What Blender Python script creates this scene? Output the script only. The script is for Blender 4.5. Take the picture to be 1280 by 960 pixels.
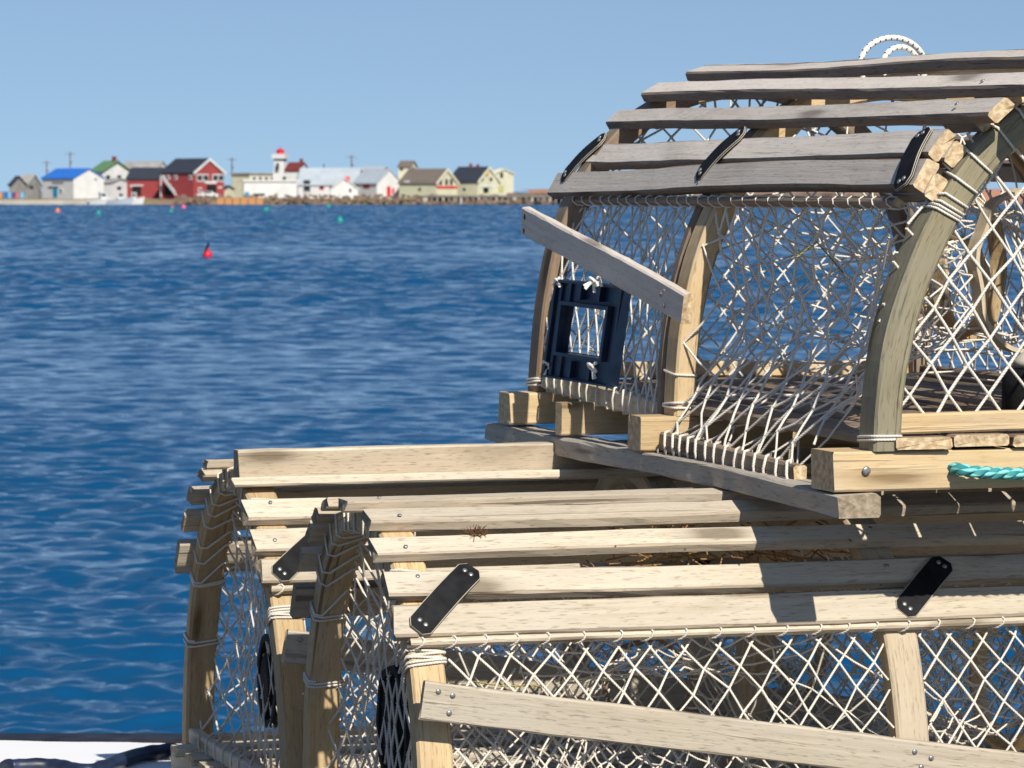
import bpy, bmesh, math, random
import numpy as np
from mathutils import Vector, Matrix, noise
R = math.radians
random.seed(7)
for o in list(bpy.data.objects): bpy.data.objects.remove(o)
sc = bpy.context.scene
col = sc.collection

# ------------------------------------------------------------------ camera, sky, sun, exposure
EYE = 2.8                      # eye height above the water, metres
F = 4500.0                     # focal length in pixels of a 1280 wide picture
PITCH = math.atan(242 / F)
cam = bpy.data.cameras.new('camera'); camo = bpy.data.objects.new('camera', cam); col.objects.link(camo)
camo.location = (0, 0, EYE); camo.rotation_euler = (math.pi/2 - PITCH, 0, 0)
cam.sensor_width = 36; cam.lens = F/1280*36; cam.clip_start = .1; cam.clip_end = 20000
cam.dof.use_dof = True; cam.dof.focus_distance = 3.9; cam.dof.aperture_fstop = 33
sc.camera = camo
SUN = Vector((math.sin(R(21))*math.cos(R(40)), -math.cos(R(21))*math.cos(R(40)), math.sin(R(40))))
sel = math.asin(SUN.z)
w = bpy.data.worlds.new('World'); sc.world = w; w.use_nodes = True
nt = w.node_tree; bg = nt.nodes['Background']
sky = nt.nodes.new('ShaderNodeTexSky'); sky.sky_type = 'NISHITA'; sky.sun_disc = False
sky.sun_elevation = sel; sky.sun_rotation = math.atan2(SUN.x, SUN.y)
sky.altitude = 0; sky.air_density = 1.0; sky.dust_density = 0.2; sky.ozone_density = 2.5
tc = nt.nodes.new('ShaderNodeTexCoord'); mp = nt.nodes.new('ShaderNodeMapping')
mp.inputs['Location'].default_value = (0, 0, .145)
nt.links.new(tc.outputs['Generated'], mp.inputs['Vector']); nt.links.new(mp.outputs['Vector'], sky.inputs['Vector'])
nt.links.new(sky.outputs['Color'], bg.inputs['Color']); bg.inputs['Strength'].default_value = .085
sl = bpy.data.lights.new('sun', 'SUN'); so = bpy.data.objects.new('sun', sl); col.objects.link(so)
sl.energy = 4.7; sl.angle = R(.53); sl.color = (1, .94, .83)
so.rotation_euler = SUN.to_track_quat('Z', 'Y').to_euler(); so.location = (5, -5, 12)
sc.view_settings.view_transform = 'Standard'; sc.view_settings.look = 'None'
sc.view_settings.gamma = 1; sc.view_settings.exposure = .26
sc.render.engine = 'CYCLES'

# ------------------------------------------------------------------ helpers
def at(px, py, D):             # place at distance D seen under picture direction (px,py): used to survey real positions
    c, s = math.cos(PITCH), math.sin(PITCH); u = (480-py)/F
    Z = (u*D*c - D*s)/(c + u*s); d = D*c - Z*s
    return Vector(((px-640)/F*d, D, Z+EYE))
def onz(px, py, z):            # the point of the level z seen there
    c, s = math.cos(PITCH), math.sin(PITCH); u = (480-py)/F; Z = z-EYE
    Y = -Z*(c+u*s)/(s-u*c); d = Y*c - Z*s
    return Vector(((px-640)/F*d, Y, z))

class MB:
    def __init__(s): s.v = []; s.f = []; s.uv = []; s.mi = []; s.sm = []
    def add(s, vs, fs, uvs=None, mi=0, smooth=False):
        b = len(s.v); s.v += [tuple(v) for v in vs]
        for k, f in enumerate(fs):
            s.f.append([b+i for i in f]); s.uv.append(uvs[k] if uvs else [(vs[i][0], vs[i][1]+vs[i][2]) for i in f])
            s.mi.append(mi); s.sm.append(smooth)
    def box(s, c, sx, sy, sz, M=None, mi=0):
        c = Vector(c); vs = []
        for x in (-1, 1):
            for y in (-1, 1):
                for z in (-1, 1):
                    p = Vector((x*sx/2, y*sy/2, z*sz/2)); p = M @ p if M else p; vs.append(c+p)
        s.add(vs, [(0,1,3,2),(4,6,7,5),(0,4,5,1),(2,3,7,6),(0,2,6,4),(1,5,7,3)], mi=mi)
    def tube(s, pts, r, n=6, smooth=True, cap=True, closed=False):
        pts = [Vector(p) for p in pts]; N = len(pts); rs = r if isinstance(r, (list, tuple)) else [r]*N
        vs = []; up = None; L = 0; Ls = []
        for i, p in enumerate(pts):
            a = pts[(i-1) % N] if (closed or i > 0) else p; b = pts[(i+1) % N] if (closed or i < N-1) else p
            t = (b-a).normalized()
            if up is None: up = Vector((0,0,1)) if abs(t.z) < .9 else Vector((1,0,0))
            x = t.cross(up)
            if x.length < 1e-5: x = t.cross(Vector((0,1,.3)))
            x.normalize(); up = x.cross(t).normalized()
            if i: L += (p-pts[i-1]).length
            Ls.append(L)
            for k in range(n):
                a_ = 2*math.pi*k/n; vs.append(p + rs[i]*(math.cos(a_)*x+math.sin(a_)*up))
        fs = []; uv = []
        for i in range(N if closed else N-1):
            j = (i+1) % N; l1 = Ls[i]; l2 = Ls[j] if j else Ls[i]+(pts[0]-pts[i]).length
            for k in range(n):
                k2 = (k+1) % n; fs.append((i*n+k, j*n+k, j*n+k2, i*n+k2)); uv.append([(l1,k/n),(l2,k/n),(l2,(k+1)/n),(l1,(k+1)/n)])
        if cap and not closed:
            fs += [tuple(range(n-1,-1,-1)), tuple((N-1)*n+k for k in range(n))]; uv += [[(0,0)]*n, [(0,0)]*n]
        s.add(vs, fs, uv, smooth=smooth)
    def knot(s, p, r):
        p = Vector(p); vs = [p+Vector(q)*r for q in ((1,0,0),(-1,0,0),(0,1,0),(0,-1,0),(0,0,1),(0,0,-1))]
        s.add(vs, [(0,2,4),(2,1,4),(1,3,4),(3,0,4),(2,0,5),(1,2,5),(3,1,5),(0,3,5)], smooth=True)
    def lathe(s, prof, c=(0,0,0), n=20, M=None, smooth=True):
        c = Vector(c); vs = []
        for r, z in prof:
            for k in range(n):
                a = 2*math.pi*k/n; p = Vector((r*math.cos(a), r*math.sin(a), z)); vs.append(c+(M @ p if M else p))
        fs = [(i*n+k, i*n+(k+1)%n, (i+1)*n+(k+1)%n, (i+1)*n+k) for i in range(len(prof)-1) for k in range(n)]
        fs += [tuple(range(n-1,-1,-1)), tuple((len(prof)-1)*n+k for k in range(n))]
        s.add(vs, fs, smooth=smooth)
    def build(s, name, mats, parent=None):
        me = bpy.data.meshes.new(name); me.from_pydata(s.v, [], s.f)
        if not isinstance(mats, (list, tuple)): mats = [mats]
        for m in mats: me.materials.append(m)
        me.polygons.foreach_set('material_index', s.mi); me.polygons.foreach_set('use_smooth', s.sm)
        ul = me.uv_layers.new(name='UVMap'); ul.data.foreach_set('uv', [c for f in s.uv for p in f for c in p])
        me.update(); o = bpy.data.objects.new(name, me); col.objects.link(o)
        if parent: o.parent = parent
        return o
def thing(name, label, cat, loc=(0,0,0), rz=0, group=None):
    o = bpy.data.objects.new(name, None); col.objects.link(o); o.location = loc; o.rotation_euler = (0,0,rz)
    o.empty_display_size = .1; return tag(o, label, cat, group)
def tag(o, label, cat, group=None):
    o['label'] = label; o['category'] = cat
    if group: o['group'] = group
    return o
def struct(o): o['kind'] = 'structure'; return o

# ------------------------------------------------------------------ materials
def newmat(name):
    m = bpy.data.materials.new(name); m.use_nodes = True; t = m.node_tree
    return m, t, t.nodes['Principled BSDF']
def N(t, ty, **kw):
    n = t.nodes.new(ty)
    for k, v in kw.items():
        if k.startswith('_'): setattr(n, k[1:], v)
        else: n.inputs[k.replace('__', ' ')].default_value = v
    return n
def ramp(t, src, stops):
    r = t.nodes.new('ShaderNodeValToRGB'); t.links.new(src, r.inputs[0]); e = r.color_ramp.elements
    while len(e) < len(stops): e.new(.5)
    for q, (p, c) in zip(e, stops): q.position = p; q.color = (*c, 1) if len(c) == 3 else c
    return r.outputs[0]
def mixc(t, fac, a, b, mode='MIX'):
    n = t.nodes.new('ShaderNodeMix'); n.data_type = 'RGBA'; n.blend_type = mode
    for i, x in ((0, fac), (6, a), (7, b)):
        if hasattr(x, 'links'): t.links.new(x, n.inputs[i])
        else: n.inputs[i].default_value = x if not isinstance(x, tuple) else (*x, 1)
    return n.outputs[2]
def wood(name, light, dark, grey=None, rough=.75, fleck=.6, crack=.5, greyamt=.5, bump=.5):
    m, t, b = newmat(name)
    uv = N(t, 'ShaderNodeUVMap'); oi = N(t, 'ShaderNodeObjectInfo')
    mul = N(t, 'ShaderNodeMath', _operation='MULTIPLY'); t.links.new(oi.outputs['Random'], mul.inputs[0]); mul.inputs[1].default_value = 37.
    def nz(sx, sy, scale=1, detail=4, rough_=.6, dist=0):
        mp = N(t, 'ShaderNodeMapping'); mp.inputs['Scale'].default_value = (sx, sy, 1); t.links.new(uv.outputs[0], mp.inputs[0])
        n = N(t, 'ShaderNodeTexNoise', _noise_dimensions='4D'); n.inputs['Scale'].default_value = scale
        n.inputs['Detail'].default_value = detail; n.inputs['Roughness'].default_value = rough_; n.inputs['Distortion'].default_value = dist
        t.links.new(mp.outputs[0], n.inputs['Vector']); t.links.new(mul.outputs[0], n.inputs['W']); return n.outputs[0]
    grain = nz(5, 170, 1, 5, .65, .3); streak = nz(1.3, 28, 1, 3); blotch = nz(6, 14, 1, 4); flk = nz(55, 520, 1, 2); crk = nz(2.2, 95, 1, 4, .55, .4)
    c = ramp(t, grain, [(.3, dark), (.62, light)])
    c = mixc(t, ramp(t, streak, [(.35, (0,0,0)), (.7, (.55,.55,.55))]), c, tuple(x*.72 for x in light))
    if grey: c = mixc(t, ramp(t, blotch, [(.5-greyamt*.4, (0,0,0)), (.75-greyamt*.2, (.85,.85,.85))]), c, grey)
    c = mixc(t, ramp(t, flk, [(.56, (0,0,0)), (.67, (fleck,)*3)]), c, tuple(x*.45 for x in dark))
    c = mixc(t, ramp(t, crk, [(.640, (0,0,0)), (.68, (crack,)*3)]), c, tuple(x*.2 for x in dark))
    mpk = N(t, 'ShaderNodeMapping'); mpk.inputs['Scale'].default_value = (3.2, 16, 1); t.links.new(uv.outputs[0], mpk.inputs[0])
    dn = N(t, 'ShaderNodeVectorMath', _operation='ADD'); t.links.new(mpk.outputs[0], dn.inputs[0]); cmb = N(t, 'ShaderNodeCombineXYZ'); t.links.new(mul.outputs[0], cmb.inputs[0]); t.links.new(streak, cmb.inputs[1]); t.links.new(cmb.outputs[0], dn.inputs[1])
    vk = N(t, 'ShaderNodeTexVoronoi', _voronoi_dimensions='2D', Scale=.55); t.links.new(dn.outputs[0], vk.inputs['Vector'])
    c = mixc(t, ramp(t, vk.outputs['Distance'], [(.035, (.85,)*3), (.075, (.25,)*3), (.13, (0,)*3)]), c, tuple(x*.4 for x in dark))
    stain = nz(2.6, 9, 1, 5, .7, .6)
    c = mixc(t, ramp(t, stain, [(.56, (0,)*3), (.72, (.5,)*3)]), c, tuple(x*.62 for x in dark))
    hv = N(t, 'ShaderNodeHueSaturation'); mr = N(t, 'ShaderNodeMapRange'); mr.inputs['To Min'].default_value = .82; mr.inputs['To Max'].default_value = 1.14
    t.links.new(oi.outputs['Random'], mr.inputs['Value']); t.links.new(mr.outputs[0], hv.inputs['Value']); t.links.new(c, hv.inputs['Color'])
    t.links.new(hv.outputs[0], b.inputs['Base Color']); b.inputs['Roughness'].default_value = rough
    b.inputs['Specular IOR Level'].default_value = .25
    ad = N(t, 'ShaderNodeMath', _operation='SUBTRACT'); t.links.new(grain, ad.inputs[0])
    cr = ramp(t, crk, [(.62, (0,0,0)), (.68, (1,1,1))]); t.links.new(cr, ad.inputs[1])
    bp = N(t, 'ShaderNodeBump'); bp.inputs['Strength'].default_value = bump; bp.inputs['Distance'].default_value = .002
    t.links.new(ad.outputs[0], bp.inputs['Height']); t.links.new(bp.outputs[0], b.inputs['Normal'])
    return m
def plain(name, c, rough=.6, var=.15, scale=8, bump=0, spec=.3, metal=0, coord='Object', c2=None, det=4):
    m, t, b = newmat(name); tc = N(t, 'ShaderNodeTexCoord'); n = N(t, 'ShaderNodeTexNoise', Scale=scale, Detail=det)
    t.links.new(tc.outputs[coord], n.inputs['Vector'])
    c2 = c2 or tuple(max(0, x*(1-var*2)) for x in c)
    t.links.new(ramp(t, n.outputs[0], [(.35, c2), (.65, c)]), b.inputs['Base Color'])
    b.inputs['Roughness'].default_value = rough; b.inputs['Specular IOR Level'].default_value = spec; b.inputs['Metallic'].default_value = metal
    if bump:
        bp = N(t, 'ShaderNodeBump'); bp.inputs['Strength'].default_value = bump; bp.inputs['Distance'].default_value = .003
        t.links.new(n.outputs[0], bp.inputs['Height']); t.links.new(bp.outputs[0], b.inputs['Normal'])
    return m
endg = plain('end_grain', (.66,.52,.34), .85, .2, 140, .8, c2=(.42,.29,.16))
endg_w = plain('end_grain_weathered', (.36,.30,.22), .85, .2, 140, .8, c2=(.22,.17,.11))
W_pale = wood('pale_oak', (.66,.57,.435), (.42,.335,.225), (.56,.495,.40), fleck=.55, crack=.4, greyamt=.45)
W_tan = wood('tan_spruce', (.66,.49,.27), (.48,.32,.15), (.52,.42,.29), fleck=.25, crack=.4, greyamt=.3)
W_grey = wood('grey_weathered_oak', (.74,.65,.56), (.48,.40,.33), (.64,.58,.52), fleck=.4, crack=.5, greyamt=.6)
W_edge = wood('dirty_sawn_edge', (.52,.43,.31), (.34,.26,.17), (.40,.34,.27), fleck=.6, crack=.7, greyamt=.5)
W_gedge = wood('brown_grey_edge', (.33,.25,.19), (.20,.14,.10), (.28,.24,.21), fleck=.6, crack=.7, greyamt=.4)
W_runner = wood('worn_runner_wood', (.55,.49,.40), (.36,.30,.23), (.46,.42,.37), fleck=.6, crack=.7, greyamt=.6)
W_olive = wood('olive_bow_wood', (.36,.31,.18), (.19,.155,.08), (.27,.25,.19), fleck=.5, crack=.9, greyamt=.45, bump=.8)
W_bow = wood('bent_oak', (.64,.45,.23), (.38,.24,.11), (.50,.40,.26), fleck=.5, crack=.7, greyamt=.35)
W_bowpale = wood('pale_bent_oak', (.68,.55,.36), (.44,.32,.18), (.58,.49,.37), fleck=.5, crack=.6, greyamt=.45)
W_brown = wood('brown_old_wood', (.30,.21,.14), (.16,.10,.06), (.25,.21,.17), fleck=.5, crack=.6, greyamt=.3)
def twine(name, c, c2, twist=260, bmp=.5):
    m, t, b = newmat(name); uv = N(t, 'ShaderNodeUVMap'); mp = N(t, 'ShaderNodeMapping'); mp.inputs['Scale'].default_value = (twist, 1, 1)
    sp = N(t, 'ShaderNodeSeparateXYZ'); t.links.new(uv.outputs[0], mp.inputs[0]); t.links.new(mp.outputs[0], sp.inputs[0])
    a = N(t, 'ShaderNodeMath', _operation='MULTIPLY_ADD'); t.links.new(sp.outputs[1], a.inputs[0]); a.inputs[1].default_value = 2*math.pi*2; t.links.new(sp.outputs[0], a.inputs[2])
    s = N(t, 'ShaderNodeMath', _operation='SINE'); t.links.new(a.outputs[0], s.inputs[0])
    t.links.new(ramp(t, s.outputs[0], [(.0, c2), (.55, c)]), b.inputs['Base Color']); b.inputs['Roughness'].default_value = .8
    bp = N(t, 'ShaderNodeBump'); bp.inputs['Strength'].default_value = bmp; bp.inputs['Distance'].default_value = .001
    t.links.new(s.outputs[0], bp.inputs['Height']); t.links.new(bp.outputs[0], b.inputs['Normal'])
    return m
M_net = twine('white_net_twine', (.79,.745,.67), (.62,.57,.50), 1800, .2)
M_netB = twine('worn_net_twine', (.80,.74,.645), (.60,.54,.455), 1800, .2)
M_yel = twine('yellow_twine', (.55,.45,.10), (.2,.18,.04), 900)
M_teal = twine('teal_rope', (.22,.62,.58), (.04,.26,.27), 300)
M_white = plain('white_line', (.84,.82,.78), .85, .04, 300, spec=.1)
M_black = plain('black_rubber', (.014,.014,.016), .72, .3, 60, .1, spec=.18)
M_stitch = plain('pale_stitching', (.5,.46,.38), .8, .1, 60)
M_nail = plain('galvanised_nail', (.42,.41,.40), .35, .15, 300, metal=.7)
M_rust = plain('rusty_nail', (.12,.05,.025), .8, .2, 300)
M_blue = plain('dark_blue_plastic', (.012,.028,.065), .38, .2, 40, .1, spec=.5)
M_straw = plain('dry_straw', (.45,.26,.10), .8, .2, 90)

# ------------------------------------------------------------------ lobster traps
def fbm(x, y, z=0): return noise.noise(Vector((x, y, z)))
def board(name, p0, p1, wd, width, th, mats, parent, seg=22, wob=.0012, bend=.004, ragged=.003, taper=0, sd=None, cham=.0022):
    """a sawn plank from p0 to p1; wd = direction of its width; chamfered, slightly bent and uneven"""
    p0, p1, wd = Vector(p0), Vector(p1), Vector(wd); X = (p1-p0); L = X.length; X.normalize()
    wd = (wd - X*wd.dot(X)).normalized(); n = X.cross(wd).normalized(); sd = sd if sd is not None else random.random()*100
    mb = MB(); c = min(cham, th*.3); a, b = width/2, th/2
    prof = [(-a+c,-b),(a-c,-b),(a,-b+c),(a,b-c),(a-c,b),(-a+c,b),(-a,b-c),(-a,-b+c)]
    per = [0]
    for i in range(8): q = prof[i]; r = prof[(i+1)%8]; per.append(per[-1]+math.hypot(q[0]-r[0], q[1]-r[1]))
    vs = []
    for i in range(seg+1):
        s = i/seg; base = p0 + X*L*s
        bw = bend*fbm(s*1.3, sd, 1)*1.0; bn = bend*fbm(s*1.6, sd, 7)*.8
        for k, (u, v) in enumerate(prof):
            ww = 1 + .05*fbm(s*L*7, sd+(3 if u > 0 else 11), 3) - taper*s
            q = base + wd*(u*ww + bw + wob*fbm(s*L*30, sd+k, 5)) + n*(v + bn + wob*.6*fbm(s*L*25, sd+k, 9))
            if i in (0, seg): q += X*(ragged*fbm(u*90, v*120+sd, i)*1.6)
            vs.append(q)
    fs = []; uv = []
    for i in range(seg):
        for k in range(8):
            k2 = (k+1) % 8; fs.append((i*8+k, (i+1)*8+k, (i+1)*8+k2, i*8+k2)); l1, l2 = L*i/seg, L*(i+1)/seg
            uv.append([(l1+sd,per[k]),(l2+sd,per[k]),(l2+sd,per[k+1]),(l1+sd,per[k+1])])
    mb.add(vs, fs, uv)
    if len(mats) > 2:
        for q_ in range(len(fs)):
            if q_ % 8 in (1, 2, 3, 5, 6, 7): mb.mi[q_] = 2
    for i, sg in ((0, -1), (seg, 1)):
        ids = [i*8+k for k in range(8)]; cc = sum((Vector(vs[j]) for j in ids), Vector())/8 - X*sg*.0008
        b0 = len(mb.v); mb.v.append(tuple(cc)); 
        for k in range(8):
            f = [ids[k], ids[(k+1)%8], b0] if sg > 0 else [ids[(k+1)%8], ids[k], b0]
            mb.f.append(f); mb.uv.append([(0,0),(.01,0),(0,.01)]); mb.mi.append(1 if len(mats) > 1 else 0); mb.sm.append(False)
    return mb.build(name, mats, parent)

class Trap:
    """one bow-framed trap. local x = length, y = depth from the near side (times sg), z = up from the sill tops"""
    def __init__(s, label, P, yaw, sg, W, H, n, bows, net, seed, key):
        s.t = thing('lobster_trap', label, 'lobster trap', (P[0], P[1], P[2]+EYE), yaw, 'stacked wooden lobster traps')
        s.sg, s.W, s.H, s.n, s.bows, s.net, s.seed = sg, W, H, n, bows, net, seed
        K = 400; s.tab = [s._sect(i/K) for i in range(K+1)]
        s.acc = [0]
        for i in range(K): s.acc.append(s.acc[-1]+math.dist(s.tab[i], s.tab[i+1]))
        s.AL = s.acc[-1]
    def v(s, x, y, z): return Vector((x, s.sg*y, z))
    def _sect(s, t):
        a = t*math.pi; c, q = math.cos(a), math.sin(a)
        return (s.W/2 - s.W/2*math.copysign(abs(c)**(2/s.n), c), s.H*abs(q)**(2/s.n))
    def off(s, t, o):
        a = s._sect(max(0, t-1e-3)); b = s._sect(min(1, t+1e-3)); d = math.dist(a, b)
        tg = ((b[0]-a[0])/d, (b[1]-a[1])/d); m = s._sect(t)
        return (m[0]-o*tg[1], m[1]+o*tg[0]), tg
    def P(s, x, t, o): (y, z), _ = s.off(t, o); return s.v(x, y, z)
    def tl(s, l):               # arc fraction -> t
        l *= s.AL
        import bisect
        i = min(max(bisect.bisect(s.acc, l)-1, 0), 399); return (i+(l-s.acc[i])/max(1e-9, s.acc[i+1]-s.acc[i]))/400
    def inside(s, y, z, m=0):
        if z < 0 or y < m or y > s.W-m: return False
        return (abs(y-s.W/2)/(s.W/2-m))**s.n + (z/(s.H-m))**s.n <= 1
    def bow(s, x, bx, th, mat, skew=0, drop=0):
        mb = MB(); K = 60; sd = random.random()*50; c = .003
        prof = [(-bx/2+c,0),(bx/2-c,0),(bx/2,-c),(bx/2,-th+c),(bx/2-c,-th),(-bx/2+c,-th),(-bx/2,-th+c),(-bx/2,-c)]
        per = [0]
        for i in range(8): q = prof[i]; r = prof[(i+1)%8]; per.append(per[-1]+math.hypot(q[0]-r[0], q[1]-r[1]))
        vs = []
        for i in range(K+1):
            l = i/K; t = s.tl(l)
            for k, (u, o) in enumerate(prof):
                uu = u*(1+.06*fbm(l*6, sd, 1)) + .004*fbm(l*2.2, sd, 4); oo = o + .0015*fbm(l*14, sd+k*.1, 6) - drop*(lambda h: h*h*(3-2*h))(min(1, max(0, (s._sect(t)[1]-.03)/.30)))
                vs.append(s.P(x+uu+skew*s._sect(t)[1], t, oo))
        fs = []; uv = []
        for i in range(K):
            for k in range(8):
                k2 = (k+1) % 8; l1, l2 = s.AL*i/K, s.AL*(i+1)/K
                fs.append((i*8+k, i*8+k2, (i+1)*8+k2, (i+1)*8+k)); uv.append([(l1+sd,per[k]),(l1+sd,per[k+1]),(l2+sd,per[k+1]),(l2+sd,per[k])])
        fs += [tuple(range(8)), tuple(K*8+k for k in range(7,-1,-1))]; uv += [[(0,0)]*8]*2
        mb.add(vs, fs, uv, smooth=False)
        return mb.build('bow', [mat], s.t)
    def lath(s, ta, tb, x0, x1, th, mats, lift=.0, dz0=0, dz1=0, bend=.006, name='lath'):
        tm = (ta+tb)/2; (ya, za), _ = s.off(ta, th/2+lift); (yb, zb), _ = s.off(tb, th/2+lift)
        wd = Vector((0, s.sg*(yb-ya), zb-za)); wid = wd.length
        (ym, zm), tg = s.off(tm, th/2+lift+.0008)
        o = board(name, s.v(x0, ym, zm+dz0), s.v(x1, ym, zm+dz1), wd, wid, th, mats, s.t, bend=bend, ragged=.004)
        if name == 'lath' and tm < .5:
            nr = s.v(0, -tg[1], tg[0])
            s.nails(o, [s.v(x+random.uniform(-.006,.006), ym, zm)+nr*(th/2+.0008)+wd*random.uniform(-.25,.25) for x in (s.bows[0]+.02, s.bows[1]+.02)], nr, M_nail, .0026)
        return o
    # ---- netting
    def netting(s, name, fn, pr, qr, cw, ch, inside=None, jit=.0035, r=.00135, mat=None, sd=0, out=.003, slack=0, knots=True, skip=0):
        mb = MB(); nd = {}
        def node(i, j):
            if (i, j) not in nd:
                p, q = pr[0]+i*cw/2, qr[0]+j*ch/2
                rr = random.Random(i*7919+j*104729+sd*13)
                jp = jit*(rr.random()-.5)*1.2 + jit*2.2*fbm(p*9, q*9, sd); jq = jit*(rr.random()-.5)*1.2 + jit*2.2*fbm(p*9, q*9, sd+40)
                nd[(i, j)] = (p+jp, q+jq)
            return nd[(i, j)]
        ins = inside or (lambda p, q: pr[0]-1e-6 <= p <= pr[1]+1e-6 and qr[0]-1e-6 <= q <= qr[1]+1e-6)
        def pos(p, q): return fn(p, q) + Vector((fbm(p*14, q*14, sd+3), fbm(p*14, q*14, sd+5), fbm(p*14, q*14, sd+8)))*out*2
        used = set(); ni = int((pr[1]-pr[0])/cw*2)+2; nj = int((qr[1]-qr[0])/ch*2)+2
        for i in range(-1, ni+1):
            for j in range(-1, nj+1):
                if (i+j) % 2: continue
                for di in (-1, 1):
                    a, b = node(i, j), node(i+di, j+1); ia, ib = ins(*a), ins(*b)
                    if not ia and not ib: continue
                    if skip and random.random() < skip: continue
                    if ia != ib:
                        lo, hi = (a, b) if ia else (b, a); u0, u1 = 0, 1
                        for _ in range(12):
                            um = (u0+u1)/2; mm = (lo[0]+(hi[0]-lo[0])*um, lo[1]+(hi[1]-lo[1])*um)
                            if ins(*mm): u0 = um
                            else: u1 = um
                        e = (lo[0]+(hi[0]-lo[0])*u0, lo[1]+(hi[1]-lo[1])*u0); a, b = lo, e
                        used.add((i, j) if ia else (i+di, j+1))
                    else: used.add((i, j)); used.add((i+di, j+1))
                    A, B = pos(*a), pos(*b)
                    if (A-B).length < .002: continue
                    m = pos((a[0]+b[0])/2, (a[1]+b[1])/2)*.35 + (A+B)*.325 + Vector((0,0,-slack*(A-B).length))
                    mb.tube([A, m, B], r*1.16*random.uniform(.9, 1.12), 5, cap=False)
        if knots:
            for k in used:
                if ins(*nd[k]): mb.knot(pos(*nd[k]), r*2.1)
        return mb.build(name, mat or s.net, s.t)
    def endnet(s, x, bulge, **kw):
        W, H = s.W, s.H
        def fn(p, q):
            e = max(0, 1-((abs(p-W/2)/(W/2))**2.2 + (abs(q-.15)/(H*.62))**2.2))
            return s.v(x+bulge*min(1, e*1.6), p, q)
        return s.netting('end_net', fn, (0, W), (0.0, H), kw.pop('cw', .040), kw.pop('ch', .05), lambda p, q: s.inside(p, q, .004) and q > kw.get('z0', .008), sd=s.seed+int(x*100), **{k: v for k, v in kw.items() if k != 'z0'})
    def sidenet(s, x0, x1, l0, l1, y_side=0, bulge=.02, cw=.037, ch=.049, o=-.006, name='side_net', **kw):
        """between arc positions l0..l1 (metres from the near foot, or from the far foot when y_side=1)"""
        def fn(p, q):
            l = q/s.AL; l = 1-l if y_side else l; t = s.tl(max(.001, min(.999, l)))
            e = math.sin(math.pi*(p-x0)/(x1-x0))*math.sin(math.pi*(q-l0)/(l1-l0)) if x0 < p < x1 and l0 < q < l1 else 0
            return s.P(p, t, o-bulge*max(0, e))
        return s.netting(name, fn, (x0, x1), (l0, l1), cw, ch, sd=s.seed+int(x0*50)+y_side*9, **kw)
    def funnel(s, ring0, c1, r1, ax1, depth_pts=1, nu=26, nv=9, sd=0, mat=None, pw=.75, jit=.004, name='funnel_net'):
        """net cone from the closed outline ring0 (list of points) to a ring of radius r1 at c1 with axis ax1"""
        c1 = Vector(c1); ax = Vector(ax1).normalized(); e1 = ax.cross(Vector((.1,.2,1))).normalized(); e2 = ax.cross(e1)
        n = len(ring0); cen = sum(ring0, Vector())/n
        st = math.atan2((ring0[0]-cen).dot(e2), (ring0[0]-cen).dot(e1)); sg = 1 if ((ring0[1]-cen).cross(ring0[0]-cen)).dot(ax) < 0 else -1
        def fn(p, q):
            f = (p % 1)*n; i = int(f) % n; a = ring0[i].lerp(ring0[(i+1) % n], f-int(f))
            an = st + sg*2*math.pi*p; b = c1 + (e1*math.cos(an)+e2*math.sin(an))*r1
            v = a.lerp(b, q); s_ = math.sin(math.pi*q); return v + (c1.lerp(cen, 1-q)-v)*.28*s_ + Vector((0,0,-.012*s_))
        return s.netting(name, fn, (0, 1), (0, 1), 2/nu*1.0, 2/nv, sd=sd+s.seed, mat=mat, jit=jit*2.0, out=.004, slack=.05, r=.00112)
    def ringmesh(s, name, c, ax, rx, rz, wd, th, mat, parent=None):
        c = Vector(c); ax = Vector(ax).normalized(); e1 = Vector((0,0,1)).cross(ax).normalized(); e2 = ax.cross(e1); mb = MB(); K = 48; vs = []; fs = []; uv = []
        for i in range(K):
            a = 2*math.pi*i/K; d = e1*math.cos(a)*rx + e2*math.sin(a)*rz; nn = (e1*math.cos(a)/rx+e2*math.sin(a)/rz).normalized()
            wv = 1+.1*fbm(math.cos(a)*2, math.sin(a)*2, s.seed)
            for (u, v) in ((-wd/2,0),(wd/2,0),(wd/2,th),(-wd/2,th)): vs.append(c+d*wv+ax*u+nn*v)
            j = (i+1) % K
            for k in range(4):
                k2 = (k+1) % 4; fs.append((i*4+k, j*4+k, j*4+k2, i*4+k2)); l1, l2 = i*.012, (i+1)*.012; uv.append([(l1,k*.01),(l2,k*.01),(l2,k*.01+.01),(l1,k*.01+.01)])
        mb.add(vs, fs, uv, smooth=False); return mb.build(name, [mat], parent or s.t)
    def loop(s, x, t, bx, th, tilt=0, pad=.0018, drop=0):
        pts = []
        for (u, o) in ((-.6,-2),(-1,-1),(-1,-.5),(-1,.0),(-.6,1),(.6,1),(1,.0),(1,-.5),(1,-1),(.6,-2)):
            xx = x + (bx/2+pad)*u; oo = pad if o > 0 else (-th-pad if o == -2 else (-th*.02 if o == 0 else -th*abs(o)*.95))
            tt = min(.995, max(.002, t + tilt*u*.012)); pts.append(s.P(xx, tt, oo-drop*(lambda h: h*h*(3-2*h))(min(1, max(0, (s._sect(tt)[1]-.03)/.30)))))
        return pts
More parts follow.
